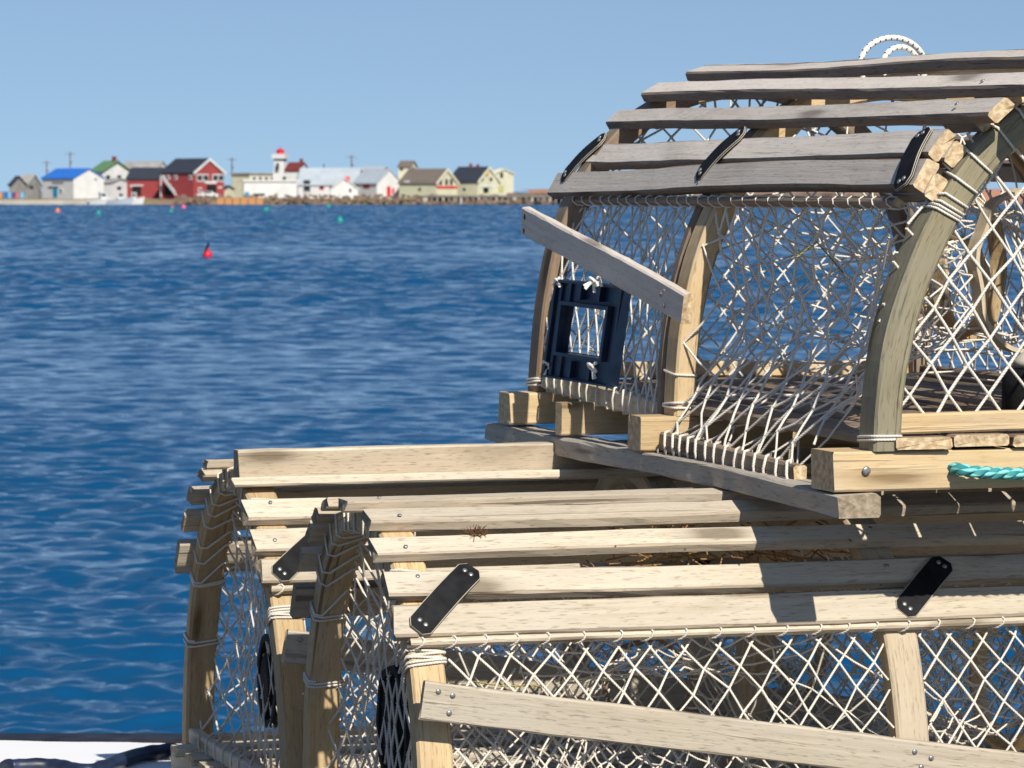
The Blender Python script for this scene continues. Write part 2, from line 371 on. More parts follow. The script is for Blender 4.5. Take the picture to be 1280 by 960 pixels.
    def lashings(s, x, bx, th, l0, l1, step, big=(), r=.0016, mat=None, drop=0):
        """one running line whipped round the bow, with tight turns where it is made fast"""
        turns = []; l = l0
        while l < l1: turns.append((l, random.uniform(-.7, .7))); l += step*random.uniform(.85, 1.15)
        for (l, n) in big: turns += [(l+(k-(n-1)/2)*r*2.4, random.uniform(-.15, .15)) for k in range(n)]
        turns.sort(); pts = []; last = None
        for (l, tilt) in turns+[(9e9, 0)]:
            if pts and l-last > .055:
                mb = MB(); mb.tube(pts, r, 5); mb.build('lashing', [mat or s.net], s.t); pts = []
            if l < 1e9: pts += s.loop(x, s.tl(l/s.AL), bx, th, tilt, drop=drop)
            last = l
    def strap(s, xa, ta, xb, tb, o, wd=.024):
        """rubber hinge strap: a thick tongue with clipped ends, doubled and stitched, two nails at each end"""
        mb = MB(); st = MB(); A = s.P(xa, ta, o); B = s.P(xb, tb, o); fe = .0075/(B-A).length; fl = [0, fe]+[fe+(1-2*fe)*q/10 for q in range(1, 10)]+[1-fe, 1]; K = len(fl)-1
        def row(f):
            t = ta+(tb-ta)*f; x = xa+(xb-xa)*f; p = s.P(x, t, o+.0006+.0012*math.sin(math.pi*f)**2); (yy, zz), tg = s.off(t, o)
            nn = s.v(0, -tg[1], tg[0]).normalized(); return p, nn
        d = (B-A).normalized(); L = (B-A).length; vs = []; fs = []
        for i in range(K+1):
            f = fl[i]; p, nn = row(f); sd_ = d.cross(nn).normalized(); h = wd/2*(.55 if i in (0, K) else 1)
            for (u, v) in ((-h,0),(h,0),(h,.0045),(-h,.0045)): vs.append(p+sd_*u+nn*v)
        for i in range(K):
            for k in range(4): fs.append((i*4+k, i*4+(k+1)%4, (i+1)*4+(k+1)%4, (i+1)*4+k))
        fs += [(0,3,2,1), (K*4,K*4+1,K*4+2,K*4+3)]; mb.add(vs, fs)
        so_ = mb.build('hinge_strap', [M_black], s.t)
        for hgt in (.0016, .0036):
            pts = []
            for side in (1, -1):
                rng = range(K+1) if side == 1 else range(K, -1, -1)
                for i in rng: pts.append(Vector(vs[i*4+(1 if side == 1 else 0)]) + row(fl[i])[1]*hgt + d.cross(row(fl[i])[1]).normalized()*side*.0007)
            st.tube(pts, .00055, 4, closed=True)
        st.build('stitching', [M_stitch], so_)
        for f in (.1, .9):
            p, nn = row(f); sd_ = d.cross(nn).normalized()
            for u in (-.0042, .0042):
                nb = MB(); M = nn.to_track_quat('Z', 'Y').to_matrix(); nb.lathe([(.0030,0),(.0030,.0008),(.0018,.0016)], p+sd_*u+nn*.0045, 10, M); nb.build('nail', [M_nail], so_)
        return so_
    def nails(s, parent, pts, nrm, mat, r=.0028):
        for p in pts:
            nb = MB(); M = Vector(nrm).to_track_quat('Z', 'Y').to_matrix(); nb.lathe([(r,0),(r,.0007),(r*.5,.0012)], p, 10, M); nb.build('nail', [mat], parent)
    def lacing(s, x0, x1, t, o, step, rw=.008, rt=.010, r=.0013, strip=True, mats=None):
        """thin lacing strip below the door lath with the net's loops round it"""
        p0, p1 = s.P(x0, t, o), s.P(x1, t, o); (_, tg) = s.off(t, o); wd = s.v(0, tg[0], tg[1])
        if strip: board('lacing_strip', p0, p1, wd, rw, rt, mats or [W_pale, endg], s.t, bend=.003)
        mb = MB(); x = x0+.01; nn = s.v(0, -tg[1], tg[0]); pts = []
        while x < x1-.01:
            c = s.P(x, t, o)
            for k in range(8):
                a = 2*math.pi*k/8; pts.append(c + wd*(math.cos(a)*(rw/2+.0022)) + nn*(math.sin(a)*(rt/2+.0022)) + Vector((.006*math.sin(a),0,0)))
            x += step*random.uniform(.85, 1.15)
        mb.tube(pts, r, 5); return mb.build('net_lacing', [s.net], s.t)
    def barlacing(s, p0, p1, wd, a, b, step, r=.0014):
        p0, p1, wd = Vector(p0), Vector(p1), Vector(wd).normalized(); X = (p1-p0).normalized(); nn = X.cross(wd); L = (p1-p0).length; x = .01; mb = MB(); pts = []
        while x < L:
            c = p0+X*x; sk = random.uniform(-.004, .008); pts += [c+wd*(a/2+.0018)*u+nn*(b/2+.0018)*v+X*sk*w_ for u, v, w_ in ((1,1,0),(0,1.15,.3),(-1,1,1),(-1,-1,1),(0,-1.15,.6),(1,-1,0))]
            x += step*random.uniform(.8, 1.2)
        mb.tube(pts, r, 5); return mb.build('net_lacing', [s.net], s.t)

def floor_parts(T, L, sx, lathmat, sillmat, sill=(.05,.042), runner=True, run_x=(-.04, None), yo=-.042, under=.03, runmat=None, n=7, lx=(-.03, None), lw=.044):
    """cross sills, bottom laths and runners"""
    for (x, w_) in sx:
        board('sill', T.v(x, yo, -sill[1]/2), T.v(x, T.W-yo, -sill[1]/2), (1,0,0), w_, sill[1], sillmat, T.t, seg=10, bend=.001, wob=.0006, ragged=.002)
    for k in range(n):
        y = .052+(T.W-.104)*k/(n-1)
        board('floor_lath', T.v(lx[0]-random.random()*.004, y, .0075), T.v(lx[1] or L+.03, y+random.uniform(-.004,.004), .0075), (0,1,0), lw, .012, lathmat, T.t, bend=.006)
    if runner:
        for y in (yo+.022, T.W-yo-.022):
            board('runner', T.v(run_x[0], y, -sill[1]-under/2-.001), T.v(run_x[1] or L+.05, y, -sill[1]-under/2-.001), (0,1,0), .046, under, runmat or sillmat, T.t, bend=.008, wob=.004, ragged=.006)

# ---------------- upper trap, resting across the two lower ones
A = Trap('grey weathered lobster trap with a dark blue vent, stacked on top of the other two', (.3515, 3.6142, -.2602), 1.8726, -1, .555, .392, 2.2, (0, .572, 1.098), M_net, 1, 'A')
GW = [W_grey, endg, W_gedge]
A.t.location = (.3515*1.095, 3.6142*1.095, EYE-.2602*1.095); A.t.scale = (1.095,)*3
A.bow(-.012, .042, .030, W_olive, drop=.017); A.bow(.572, .040, .026, W_bow); A.bow(1.098, .040, .026, W_brown, skew=-.10, drop=-.014)
A.bow(.012+.572+.022, .018, .020, W_brown)
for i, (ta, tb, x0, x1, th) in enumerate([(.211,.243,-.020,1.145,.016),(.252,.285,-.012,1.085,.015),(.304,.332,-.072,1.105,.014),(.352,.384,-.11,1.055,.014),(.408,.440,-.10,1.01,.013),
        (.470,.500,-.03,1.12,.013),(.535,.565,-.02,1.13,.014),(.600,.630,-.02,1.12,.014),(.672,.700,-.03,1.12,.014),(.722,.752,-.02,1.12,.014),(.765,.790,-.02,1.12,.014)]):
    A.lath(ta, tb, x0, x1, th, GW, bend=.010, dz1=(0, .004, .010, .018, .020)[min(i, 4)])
# doubled strips seen at the near ends of the door laths and under the crown lath
for ta, tb, x0 in ((.214,.241,-.024),(.256,.283,-.018),(.308,.330,-.02),(.356,.382,-.02),(.412,.438,-.02)): A.lath(ta, tb, x0, .06, .0155, GW, lift=-.0165, name='end_batten', bend=.001)
floor_parts(A, 1.098, [(0,.062),(.572,.042),(.857,.024),(1.083,.05)], [W_brown, endg], [W_tan, endg], sill=(.05,.040), runner=True, run_x=(-.042, 1.165), under=.0225, runmat=[W_runner, endg_w, W_runner], lx=(-.035, 1.13), n=8, lw=.061)
board('end_board', A.v(-.012, .028, .0245), A.v(-.012, .53, .0245), (0,0,1), .020, .018, [W_tan, endg], A.t, seg=8)
board('end_board', A.v(1.10, .028, .0245), A.v(1.10, .53, .0245), (0,0,1), .020, .018, [W_tan, endg], A.t, seg=8)
ra = board('side_rail', A.v(.60, .010, .002), A.v(1.055, .010, .018), (0,0,1), .024, .016, [W_bowpale, endg], A.t, seg=10)
A.barlacing(A.v(.61, .010, .002), A.v(1.05, .010, .018), (0,0,1), .024, .016, .034)
board('side_rail', A.v(.135, -.012, -.036), A.v(.615, -.012, -.028), (0,0,1), .022, .014, [W_brown, endg], A.t, seg=10)
A.barlacing(A.v(.14, -.012, -.036), A.v(.61, -.012, -.028), (0,0,1), .022, .014, .030, r=.0017)
board('side_rail', A.v(.02, .545, .014), A.v(1.08, .545, .014), (0,0,1), .030, .016, [W_brown, endg], A.t, seg=10)
db = board('diagonal_brace', A.v(1.088, -.0095, .222), A.v(.488, -.0095, .126), (0,0,1), .036, .013, [W_grey, endg], A.t, bend=.004)
A.nails(db, [A.v(1.075,-.016,.226), A.v(1.078,-.016,.208)], A.v(0,-1,0), M_rust, .004); A.nails(db, [A.v(.545,-.016,.145), A.v(.556,-.016,.141), A.v(.545,-.016,.128)], A.v(0,-1,0), M_nail, .003)
for q in ((1.062,.292,1.112,.226),(.560,.292,.606,.226),(.030,.280,-.004,.214)): A.strap(*q, .0142, wd=.030)
A.endnet(-.010, .0, cw=.046, ch=.056, z0=.016, r=.0015, out=.002)
A.endnet(1.10, -.03, cw=.042, ch=.05, z0=.016, skip=.02)
arcL = A.AL
lz = A.acc[int(.204*400)]     # arc position of the door lath's lower edge
A.sidenet(.600, 1.085, .008, lz, 0, .012, cw=.034, ch=.05, r=.0012)
def fan(p, q):
    p = min(1, max(0, p)); q = min(1, max(0, q))
    a = A.v(.600-.465*p, -.014, -.030); b_ = A.P(.55-.52*p**1.35, tl1, -.002); v_ = a.lerp(b_, q)
    return v_ + A.v(-.02*math.sin(math.pi*q), .05*math.sin(math.pi*q)**2, .0)
tl1 = .203
A.netting('side_net', fan, (0, 1), (0, 1), 1/9.5, 1/5, sd=77, jit=.02, r=.0013, out=.004)
A.sidenet(.02, .56, .01, lz+.02, 1, .02, cw=.038, ch=.05, r=.0012)
A.sidenet(.60, 1.08, .01, lz+.02, 1, .02, cw=.038, ch=.05, r=.0012)
tl1 = .203
A.lacing(.02, 1.09, .2045, .003, .036, strip=True, rw=.008, rt=.012, r=.0010, mats=[W_brown, endg])
# side funnel: fan of strands from the low rail up and in to the ring
ring = [A.v(x, -.012, -.03) for x in np.linspace(.60, .14, 9)] + [A.P(.03, A.tl(l/arcL), -.004) for l in (.03,.09,.16,.22)] + [A.P(x, tl1, 0) for x in np.linspace(.05, .54, 9)] + [A.P(.55, A.tl(l/arcL), -.004) for l in (.2,.14,.08,.03)]
A.funnel(ring, A.v(.44, .30, .15), .055, A.v(.2,1,0), nu=26, nv=9, sd=4)
A.ringmesh('funnel_ring', A.v(.44,.30,.15), A.v(.2,1,0), .055, .055, .014, .004, W_bow)
arch = [A.P(.572, A.tl(l), -.028) for l in np.linspace(.02, .98, 20)]
A.funnel(arch, A.v(.36, .34, .165), .07, A.v(-1,.1,.0), nu=34, nv=10, sd=9)
A.ringmesh('funnel_ring', A.v(.36,.345,.170), A.v(-1,.15,.0), .060, .088, .020, .005, W_bowpale)
A.ringmesh('funnel_ring', A.v(.62,.40,.165), A.v(-1,.6,.0), .060, .080, .022, .005, W_bow)
# nail in the near sill and nails in the laths
ns = [o for o in A.t.children if o.name.startswith('sill')][0]; A.nails(ns, [A.v(-.0325,-.008,-.019)], A.v(-1,0,0), M_nail, .0045)
A.lashings(-.012, .042, .030, .27, .75, .036, big=((.012,2),(.262,3)), r=.0015, drop=.017)
A.lashings(.572, .040, .026, .28, .30, .05, big=((.012,2),(.05,1))); A.lashings(1.098, .040, .026, .26, .7, .04, big=((.012,3),))
# dark blue escape vent, tied on with white cord
def vent(T, x0, x1, z0, z1, y):
    # frame with a rectangular opening, ribs above and below; x0 = far edge, x1 = near edge
    Xc = lambda a: x0+(x1-x0)*a; Zc = lambda b: z0+(z1-z0)*b
    ve = MB()
    def bar(a0, a1, b0, b1, d0, d1):
        vs = []
        for d in (d0, d1):
            for (a, b) in ((a0,b0),(a1,b0),(a1,b1),(a0,b1)): vs.append(T.v(Xc(a)+.052*(1-b), y-d+.022*(a-.5), Zc(b)-.004*a))
        ve.add(vs, [(0,3,2,1),(4,5,6,7),(0,1,5,4),(1,2,6,5),(2,3,7,6),(3,0,4,7)])
    bar(0,.2,0,1,0,.007); bar(.84,1,0,1,0,.007); bar(.2,.84,.74,1,0,.004); bar(.2,.84,0,.28,0,.004)
    bar(0,.03,0,1,.007,.013); bar(.97,1,0,1,.007,.013); bar(.03,.97,.975,1,.004,.013); bar(.03,.97,0,.02,.004,.013)
    for (a, b) in ((.15,.185),(.84,.875)): bar(a,b,.24,.79,.007,.016)
    for (a, b) in ((.24,.275),(.755,.79)): bar(.185,.84,a,b,.004,.016)
    for a in (.36,.64): bar(a,a+.035,.82,.965,.004,.011); bar(a,a+.035,.03,.2,.004,.011)
    bar(.06,.10,.03,.97,.007,.010); bar(.9,.94,.03,.97,.007,.010)
    v_ = ve.build('escape_vent', [M_blue], T.t)
    for (a, b) in ((.04,.96),(.72,1.0),(.02,.12),(.92,.16)):
        kb = MB(); c = T.v(Xc(a)+.052*(1-b), y-.016, Zc(b))
        c = T.v(Xc(a)+.052*(1-b), y-.020, Zc(b))
        for k in range(4):
            a0 = random.random()*6; pts = [c+Vector((math.cos(a0+q)*.005, math.sin(q*1.3+a0)*.004, math.sin(a0+q*1.2)*.005)) for q in np.linspace(0, 5, 9)]
            kb.tube(pts, .0017, 6)
        for k in range(4):      # loose ends
            d_ = Vector((random.gauss(0,1), random.gauss(0,.6), random.gauss(-.3,.8))).normalized(); kb.tube([c, c+d_*.006, c+d_*.012+Vector((0,0,-.002))], [.0017,.0018,.0022], 6)
        kb.build('cord_knot', [M_white], v_)
    return v_
vent(A, .915, .720, .026, .150, -.004)
# ---------------- lower traps
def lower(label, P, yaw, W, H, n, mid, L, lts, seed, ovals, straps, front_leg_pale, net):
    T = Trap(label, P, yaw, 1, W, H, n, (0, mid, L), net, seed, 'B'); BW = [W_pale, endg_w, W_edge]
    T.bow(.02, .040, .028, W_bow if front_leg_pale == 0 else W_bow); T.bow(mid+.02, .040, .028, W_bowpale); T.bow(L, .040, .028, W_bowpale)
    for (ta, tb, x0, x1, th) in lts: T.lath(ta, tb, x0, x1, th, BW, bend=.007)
    floor_parts(T, L, [(.02,.05),(mid+.02,.045),(L,.05)], [W_pale, endg], [W_pale, endg], sill=(.05,.040), runner=True, run_x=(-.03, L+.06), under=.028, lx=(-.02, L+.03), n=7)
    # outer facing of the front legs: pale planks nailed on the outside of the bow
    db = board('diagonal_brace', T.v(-.002, -.0085, .218), T.v(min(L, .80), -.0085, .092), (0,0,1), .042, .014, [W_pale, endg], T.t, bend=.003)
    T.nails(db, [T.v(.016,-.0158,.226), T.v(.032,-.0158,.221), T.v(.028,-.0158,.202)], T.v(0,-1,0), M_nail, .0032)
    T.nails(db, [T.v(mid+.01,-.0158,.136), T.v(mid+.03,-.0158,.128), T.v(mid+.018,-.0158,.118)], T.v(0,-1,0), M_nail, .0032)
    for q in straps: T.strap(*q, .0145, wd=.028)
    T.endnet(.012, .045, cw=.034, ch=.055, z0=.004, r=.0014, out=.004, slack=.02)
    T.endnet(L, -.02, z0=.004)
    arc0 = lts[1][0] if False else lts[0][0]
    tl_ = lts[0][0]-.0055; lz_ = T.acc[int(tl_*400)]
    T.sidenet(.045, mid, .004, lz_, 0, .004, cw=.040, ch=.052, r=.0013, out=.0025)
    T.sidenet(mid+.042, L-.02, .004, lz_, 0, .006, cw=.040, ch=.052, r=.0013)
    T.sidenet(.04, mid, .004, lz_+.02, 1, .02, r=.0012); T.sidenet(mid+.04, L-.02, .004, lz_+.02, 1, .02, r=.0012)
    T.lacing(.0, L+.02, tl_, .0075, .040, rw=.008, rt=.013, mats=[W_pale, endg_w], r=.0013)
    for x0, x1 in ((.04, mid), (mid+.04, L-.02)):
        board('side_rail', T.v(x0, .012, .012), T.v(x1, .012, .012), (0,0,1), .022, .016, [W_pale, endg], T.t, seg=8)
        board('side_rail', T.v(x0, W-.012, .012), T.v(x1, W-.012, .012), (0,0,1), .022, .016, [W_pale, endg], T.t, seg=8)
    board('end_board', T.v(.012, .03, .0245), T.v(.012, W-.03, .0245), (0,0,1), .022, .016, [W_pale, endg], T.t, seg=8)
    T.barlacing(T.v(.012, .04, .0245), T.v(.012, W-.04, .0245), (0,0,1), .022, .016, .05)
    # back and inner nets
    arch = [T.P(mid+.02, T.tl(l), -.03) for l in np.linspace(.02, .98, 20)]
    T.funnel(arch, T.v(mid+.26, W*.5, .17), .06, T.v(1,0,.1), nu=34, nv=10, sd=3)
    T.ringmesh('funnel_ring', T.v(mid+.26, W*.5, .17), T.v(1,0.1,0), .075, .085, .02, .005, W_bow)
    lr = [T.P(x, tl_, -.003) for x in np.linspace(.06, mid-.02, 9)] + [T.P(mid, T.tl(l/T.AL), -.02) for l in (.2,.14,.08,.03)] + [T.v(x, .03, .02) for x in np.linspace(mid-.02, .06, 9)] + [T.P(.05, T.tl(l/T.AL), -.02) for l in (.03,.08,.14,.2)]
    T.funnel(lr, T.v(.36, .30, .18), .05, T.v(.1,1,0), nu=36, nv=10, sd=11)
    T.ringmesh('funnel_ring', T.v(.36,.30,.18), T.v(.1,1,0), .05, .05, .014, .004, W_brown)
    T.lashings(.02, .040, .028, T.AL*.3, T.AL*.73, .036, big=((.262,5),(T.AL-.17,3),(T.AL-.27,3)), r=.0016)
    T.lashings(mid+.02, .040, .028, T.AL*.3, T.AL*.32, .2, big=((.02,2),(T.AL-.02,2)))
    for (c, r1, r2, w_) in ovals:      # black plastic entrance rings
        o = T.ringmesh('entrance_ring', T.v(*c), T.v(1,.0,0), r1, r2, w_, .010, M_black)
        mb = MB(); M = Vector((1,0,0)).to_track_quat('Z','Y').to_matrix(); mb.lathe([(r1*.95,-w_*.4),(r1*.8,-w_*.2),(r1*.3,w_*.1),(r1*.05,w_*.12)], T.v(*c), 24, M); mb.build('ring_cup', [M_black], o)
    return T
LB = [(.222,.261,-.014,1.13,.015),(.270,.305,-.014,1.12,.014),(.330,.362,-.018,1.13,.014),(.396,.436,-.012,1.12,.014),(.470,.500,-.022,1.12,.013),(.548,.578,-.022,1.12,.013),
      (.604,.634,-.022,1.13,.013),(.650,.684,-.020,1.12,.014),(.708,.742,-.022,1.12,.014),(.765,.808,-.022,1.12,.015)]
B = lower('pale front lobster trap at the bottom right, nearest to the viewer', (-.0995, 3.8858, -.768), .2838, .575, .40, 2.3, .562, 1.10, LB, 21,
      [((.07,.345,.135), .062, .062, .03)], [(.086,.302,.008,.227),(.652,.292,.582,.227)], 1, M_netB)
LC = [(.240,.270,-.012,1.13,.015),(.280,.312,-.012,1.12,.014),(.326,.362,-.014,1.13,.014),(.372,.372,-.02,1.12,.014),(.505,.53,-.03,1.12,.013),
      (.588,.610,-.018,1.12,.013),(.642,.672,-.020,1.12,.013),(.690,.722,-.022,1.12,.014),(.742,.785,-.022,1.12,.015)]
LCx = [l for l in LC if l[0] != l[1]]
C_ = lower('pale lobster trap behind the front one, its left end nearest the open water', (-.2862, 4.5109, -.79), .3228, .57, .42, 1.9, .56, 1.10, LCx, 57,
      [((.065,.31,.130), .040, .054, .018)], [(.086,.302,.008,.245),(.652,.298,.582,.245)], 0, M_netB)
# the board set on edge along the rear trap's crown, and the flat lath under it
board('ridge_board', C_.v(-.004, .232, .4245), C_.v(1.14, .232, .4255), (0,0,1), .044, .030, [W_edge, endg_w, W_pale], C_.t, bend=.003)
board('lath', C_.v(-.02, .20, .4075), C_.v(1.12, .20, .4075), (0,1,-.15), .034, .012, [W_pale, endg], C_.t, bend=.003)

# tuft of fibre and dry straw caught in the front trap's laths
def tuft(name, label, T, x, t, o, n, ln, spread, mat, r=.0006, up=1):
    mb = MB(); c = T.P(x, t, o)
    for k in range(n):
        d = Vector((random.gauss(0,spread), random.gauss(0,spread*.8), abs(random.gauss(0,.6))*up)); d.normalize(); p = c+Vector((random.gauss(0,.004),random.gauss(0,.004),0))
        cv = Vector((random.gauss(0,1),random.gauss(0,1),random.gauss(0,1)))*.3*ln
        mb.tube([p, p+d*ln*.5+cv*.3, p+d*ln*random.uniform(.7,1.1)+cv], [r, r, r*.5], 4, cap=False)
    o = mb.build(name, [mat], None); o.matrix_world = T.t.matrix_basis; return tag(o, label, 'tuft')
tuft('fibre_tuft', 'small brown frayed tuft of fibre stuck to the front trap near its left strap', B, .105, .362, .012, 60, .012, .8, plain('brown_fibre', (.16,.08,.04), .9, .2, 200))
mb = MB()
for k in range(150):
    x = random.uniform(.30, .62); y = random.uniform(.12, .45); z = random.uniform(.30, .37)
    a = random.uniform(-.9, .9); ln = random.uniform(.04, .12); d = Vector((math.sin(a)*.9, math.cos(a), random.uniform(-.25, .25))).normalized()
    p = B.v(x, y, z); mb.tube([p-d*ln/2, p+Vector((0,0,random.uniform(-.008,.008))), p+d*ln/2], .0011, 4, cap=False)
o = mb.build('dry_straw', [M_straw]); o.matrix_world = Matrix.Translation(B.t.location) @ Matrix.Rotation(B.t.rotation_euler.z, 4, 'Z')
tag(o, 'orange-brown dry straw lying under the laths of the front trap', 'straw'); o['kind'] = 'stuff'

# ropes that belong to the traps' rig but are things of their own
def world(T, p): return T.t.matrix_basis @ p
def rope(name, label, pts, r, mat, strands=3, pitch=.03, cat='rope', sr=None):
    """laid rope: strands twisted round the path"""
    P = [Vector(p) for p in pts]; Q = []
    for i in range(len(P)-1):                       # catmull-rom
        a, b, c, d = P[max(0,i-1)], P[i], P[i+1], P[min(len(P)-1,i+2)]
        for k in range(14):
            t = k/14; Q.append(.5*((2*b)+(c-a)*t+(2*a-5*b+4*c-d)*t*t+(3*b-3*c+d-a)*t**3))
    Q.append(P[-1]); mb = MB(); fr = []; up = Vector((0,0,1)); L = 0; Ls = []
    for i, q in enumerate(Q):
        t = (Q[min(i+1,len(Q)-1)]-Q[max(0,i-1)]).normalized(); x = t.cross(up)
        if x.length < 1e-4: x = Vector((1,0,0))
        x.normalize(); up = x.cross(t); fr.append((x, up.copy()))
        if i: L += (q-Q[i-1]).length
        Ls.append(L)
    for s_ in range(strands):
        pp = [q+(f[0]*math.cos(l/pitch*2*math.pi+s_*2*math.pi/strands)+f[1]*math.sin(l/pitch*2*math.pi+s_*2*math.pi/strands))*r*.5 for q, f, l in zip(Q, fr, Ls)]
        mb.tube(pp, sr or r*.58, 7)
    o = mb.build(name, [mat]); return tag(o, label, cat) if label else o
rope('rope', 'teal twisted rope coming out of a hole in the upper trap\'s pale sill', [world(A, A.v(.02,.088,-.022)), world(A, A.v(-.040,.087,-.019)), world(A, A.v(-.050,.100,-.021)), world(A, A.v(-.047,.14,-.024)), world(A, A.v(-.046,.22,-.027)), world(A, A.v(-.05,.36,-.024)), world(A, A.v(-.02,.46,-.020))], .0068, M_teal, pitch=.040)
mb = MB(); c0 = A.v(.0,.02,.0)
mw = wood('white_rope_fleck', (.8,.77,.70), (.7,.66,.58))
m_, t_, b_ = newmat('flecked_white_rope'); uv_ = N(t_, 'ShaderNodeUVMap'); su = N(t_, 'ShaderNodeSeparateXYZ'); t_.links.new(uv_.outputs[0], su.inputs[0])
def mth(op, a, b2=None):
    n_ = N(t_, 'ShaderNodeMath', _operation=op)
    for i_, x_ in enumerate((a, b2)):
        if x_ is None: continue
        if hasattr(x_, 'links'): t_.links.new(x_, n_.inputs[i_])
        else: n_.inputs[i_].default_value = x_
    return n_.outputs[0]
s1 = mth('SINE', mth('MULTIPLY', su.outputs[0], 2*math.pi/.0085)); s2 = mth('SINE', mth('MULTIPLY', su.outputs[1], 2*math.pi*3))
t_.links.new(ramp(t_, mth('MULTIPLY', mth('GREATER_THAN', s1, .72), mth('GREATER_THAN', s2, .1)), [(.4, (.72,.69,.62)), (.6, (.05,.05,.06))]), b_.inputs['Base Color']); b_.inputs['Roughness'].default_value = .85
rp = MB()
for (x0, x1, h, dy, yy) in ((.276,.370,.035,.675,.0),(.297,.352,.023,.655,.0)):
    pts = []
    for k in range(29):
        a = math.pi*(-.15+1.3*k/28); pts.append(A.v(dy+.01*math.cos(a), (x0+x1)/2+(x1-x0)/2*math.cos(a), .409+(h)*math.sin(a)))
    rp.tube(pts, .0036, 10)
ro = rp.build('rope', [m_]); ro.matrix_world = A.t.matrix_basis; tag(ro, 'white rope with dark flecks looped on top of the upper trap', 'rope')
# black bait jar standing on the upper trap's floor
bj = thing('bait_jar', 'black cylindrical jar with a pale cap inside the upper trap, at the right edge', 'jar', world(A, A.v(.235,.295,.014)))
mb = MB(); mb.lathe([(.026,0),(.031,.004),(.031,.046),(.027,.056),(.018,.060)], (0,0,0), 28); mb.build('jar_body', [M_black], bj)
mb = MB(); mb.lathe([(.018,.060),(.018,.068),(.010,.074),(.004,.078)], (0,0,0), 20); mb.build('jar_cap', [M_stitch], bj)
# yellow flecked twine inside the nets
for T, pts, lb in ((A, [(.25,.03,.19),(.22,.04,.205),(.17,.05,.17)], 'short yellow and black twine caught in the upper trap\'s net'),
                  (B, [(.07,.05,.225),(.11,.06,.219),(.16,.07,.217)], 'short yellow and black twine caught in the front trap\'s net')):
    mb = MB(); P = [T.v(*p)+Vector((0,0,random.gauss(0,.002))) for p in pts]; mb.tube(P, .0009, 6); o = mb.build('twine', [M_yel]); o.matrix_world = T.t.matrix_basis; tag(o, lb, 'twine')

# ------------------------------------------------------------------ wharf under the traps
WZ = EYE - .862
m_wharf = plain('dark_wet_planks', (.07,.055,.045), .8, .3, 14, .6, c2=(.02,.016,.014))
mb = MB(); mb.box((6, .6, WZ-.2), 60, 10, .4); struct(mb.build('wharf', [m_wharf]))
mb = MB()
for k in range(-8, 16): mb.lathe([(.16,-5),(.15,1.5)], (k*1.9, 5.2, 0), 12)
o = mb.build('wharf_piles', [m_wharf]); struct(o)
m_whitep = plain('white_sheeting', (.82,.82,.83), .75, .03, 3, .0)
# white sheet along the wharf edge with a ragged far border
mb = MB(); top = []; bot = []; K = 160; xs = np.linspace(-1.6, 2.4, K)
for i, x in enumerate(xs):
    far = 5.53+.018*math.sin(x*5+1)+.010*fbm(x*9,3)+.012*abs(fbm(x*60,5)); near = 5.02 + (.22+.06*fbm(x*4,8))*(1/(1+math.exp(-(x+.42)*30)))
    zz = WZ+.012+.004*fbm(x*3,1)
    top.append(Vector((x, far, zz))); bot.append(Vector((x, near, zz+.002)))
vs = top+bot+[v-Vector((0,0,.010)) for v in top]+[v-Vector((0,0,.012)) for v in bot]
fs = [(K+i, K+i+1, i+1, i) for i in range(K-1)]+[(i, i+1, 2*K+i+1, 2*K+i) for i in range(K-1)]+[(3*K+i, 3*K+i+1, K+i+1, K+i) for i in range(K-1)]
mb.add(vs, fs); tag(mb.build('white_sheet', [m_whitep]), 'bright white sheet with a ragged far edge lying along the wharf edge', 'sheet')
mb = MB(); P = []
for (x, y) in ((6,953),(12,951),(30,950.5),(60,950),(78,952),(92,955),(110,957),(128,953),(150,944),(172,937),(195,933),(215,931),(232,936),(246,946),(252,955)):
    P.append(onz(x, y+7, WZ+.024))
Q = []
for i in range(len(P)-1):
    a, b, c, d = P[max(0,i-1)], P[i], P[i+1], P[min(len(P)-1,i+2)]
    for k in range(6):
        t = k/6; Q.append(.5*((2*b)+(c-a)*t+(2*a-5*b+4*c-d)*t*t+(3*b-3*c+d-a)*t**3))
mb.tube(Q, [.011+.002*fbm(i*.3, 2) for i in range(len(Q))], 12); tag(mb.build('hose', [plain('navy_rubber', (.02,.03,.07), .45, .3, 30, .3, spec=.5)]), 'dark blue hose snaking across the white sheet at the bottom left', 'hose')
mb = MB()
for k in range(5):
    c = onz(205+k*5, 949+random.uniform(-2,3), WZ+.01); s_ = random.uniform(.006,.012)
    mb.lathe([(s_*.6,0),(s_,s_*.5),(s_*.5,s_*1.1)], c, 7, smooth=False)
tag(mb.build('pebble_heap', [plain('pale_shell', (.6,.5,.4), .8, .2, 60)]), 'few pale pebbles beside the rear trap\'s left foot', 'pebbles')
mb = MB(); mb.box((6, 5.632, WZ-.071), 60, .06, .15); tag(mb.build('rubber_fender', [plain('navy_fender', (.03,.035,.055), .6, .3, 20, .4)]), 'long dark rubber fender strip along the wharf edge beyond the white sheet', 'fender')

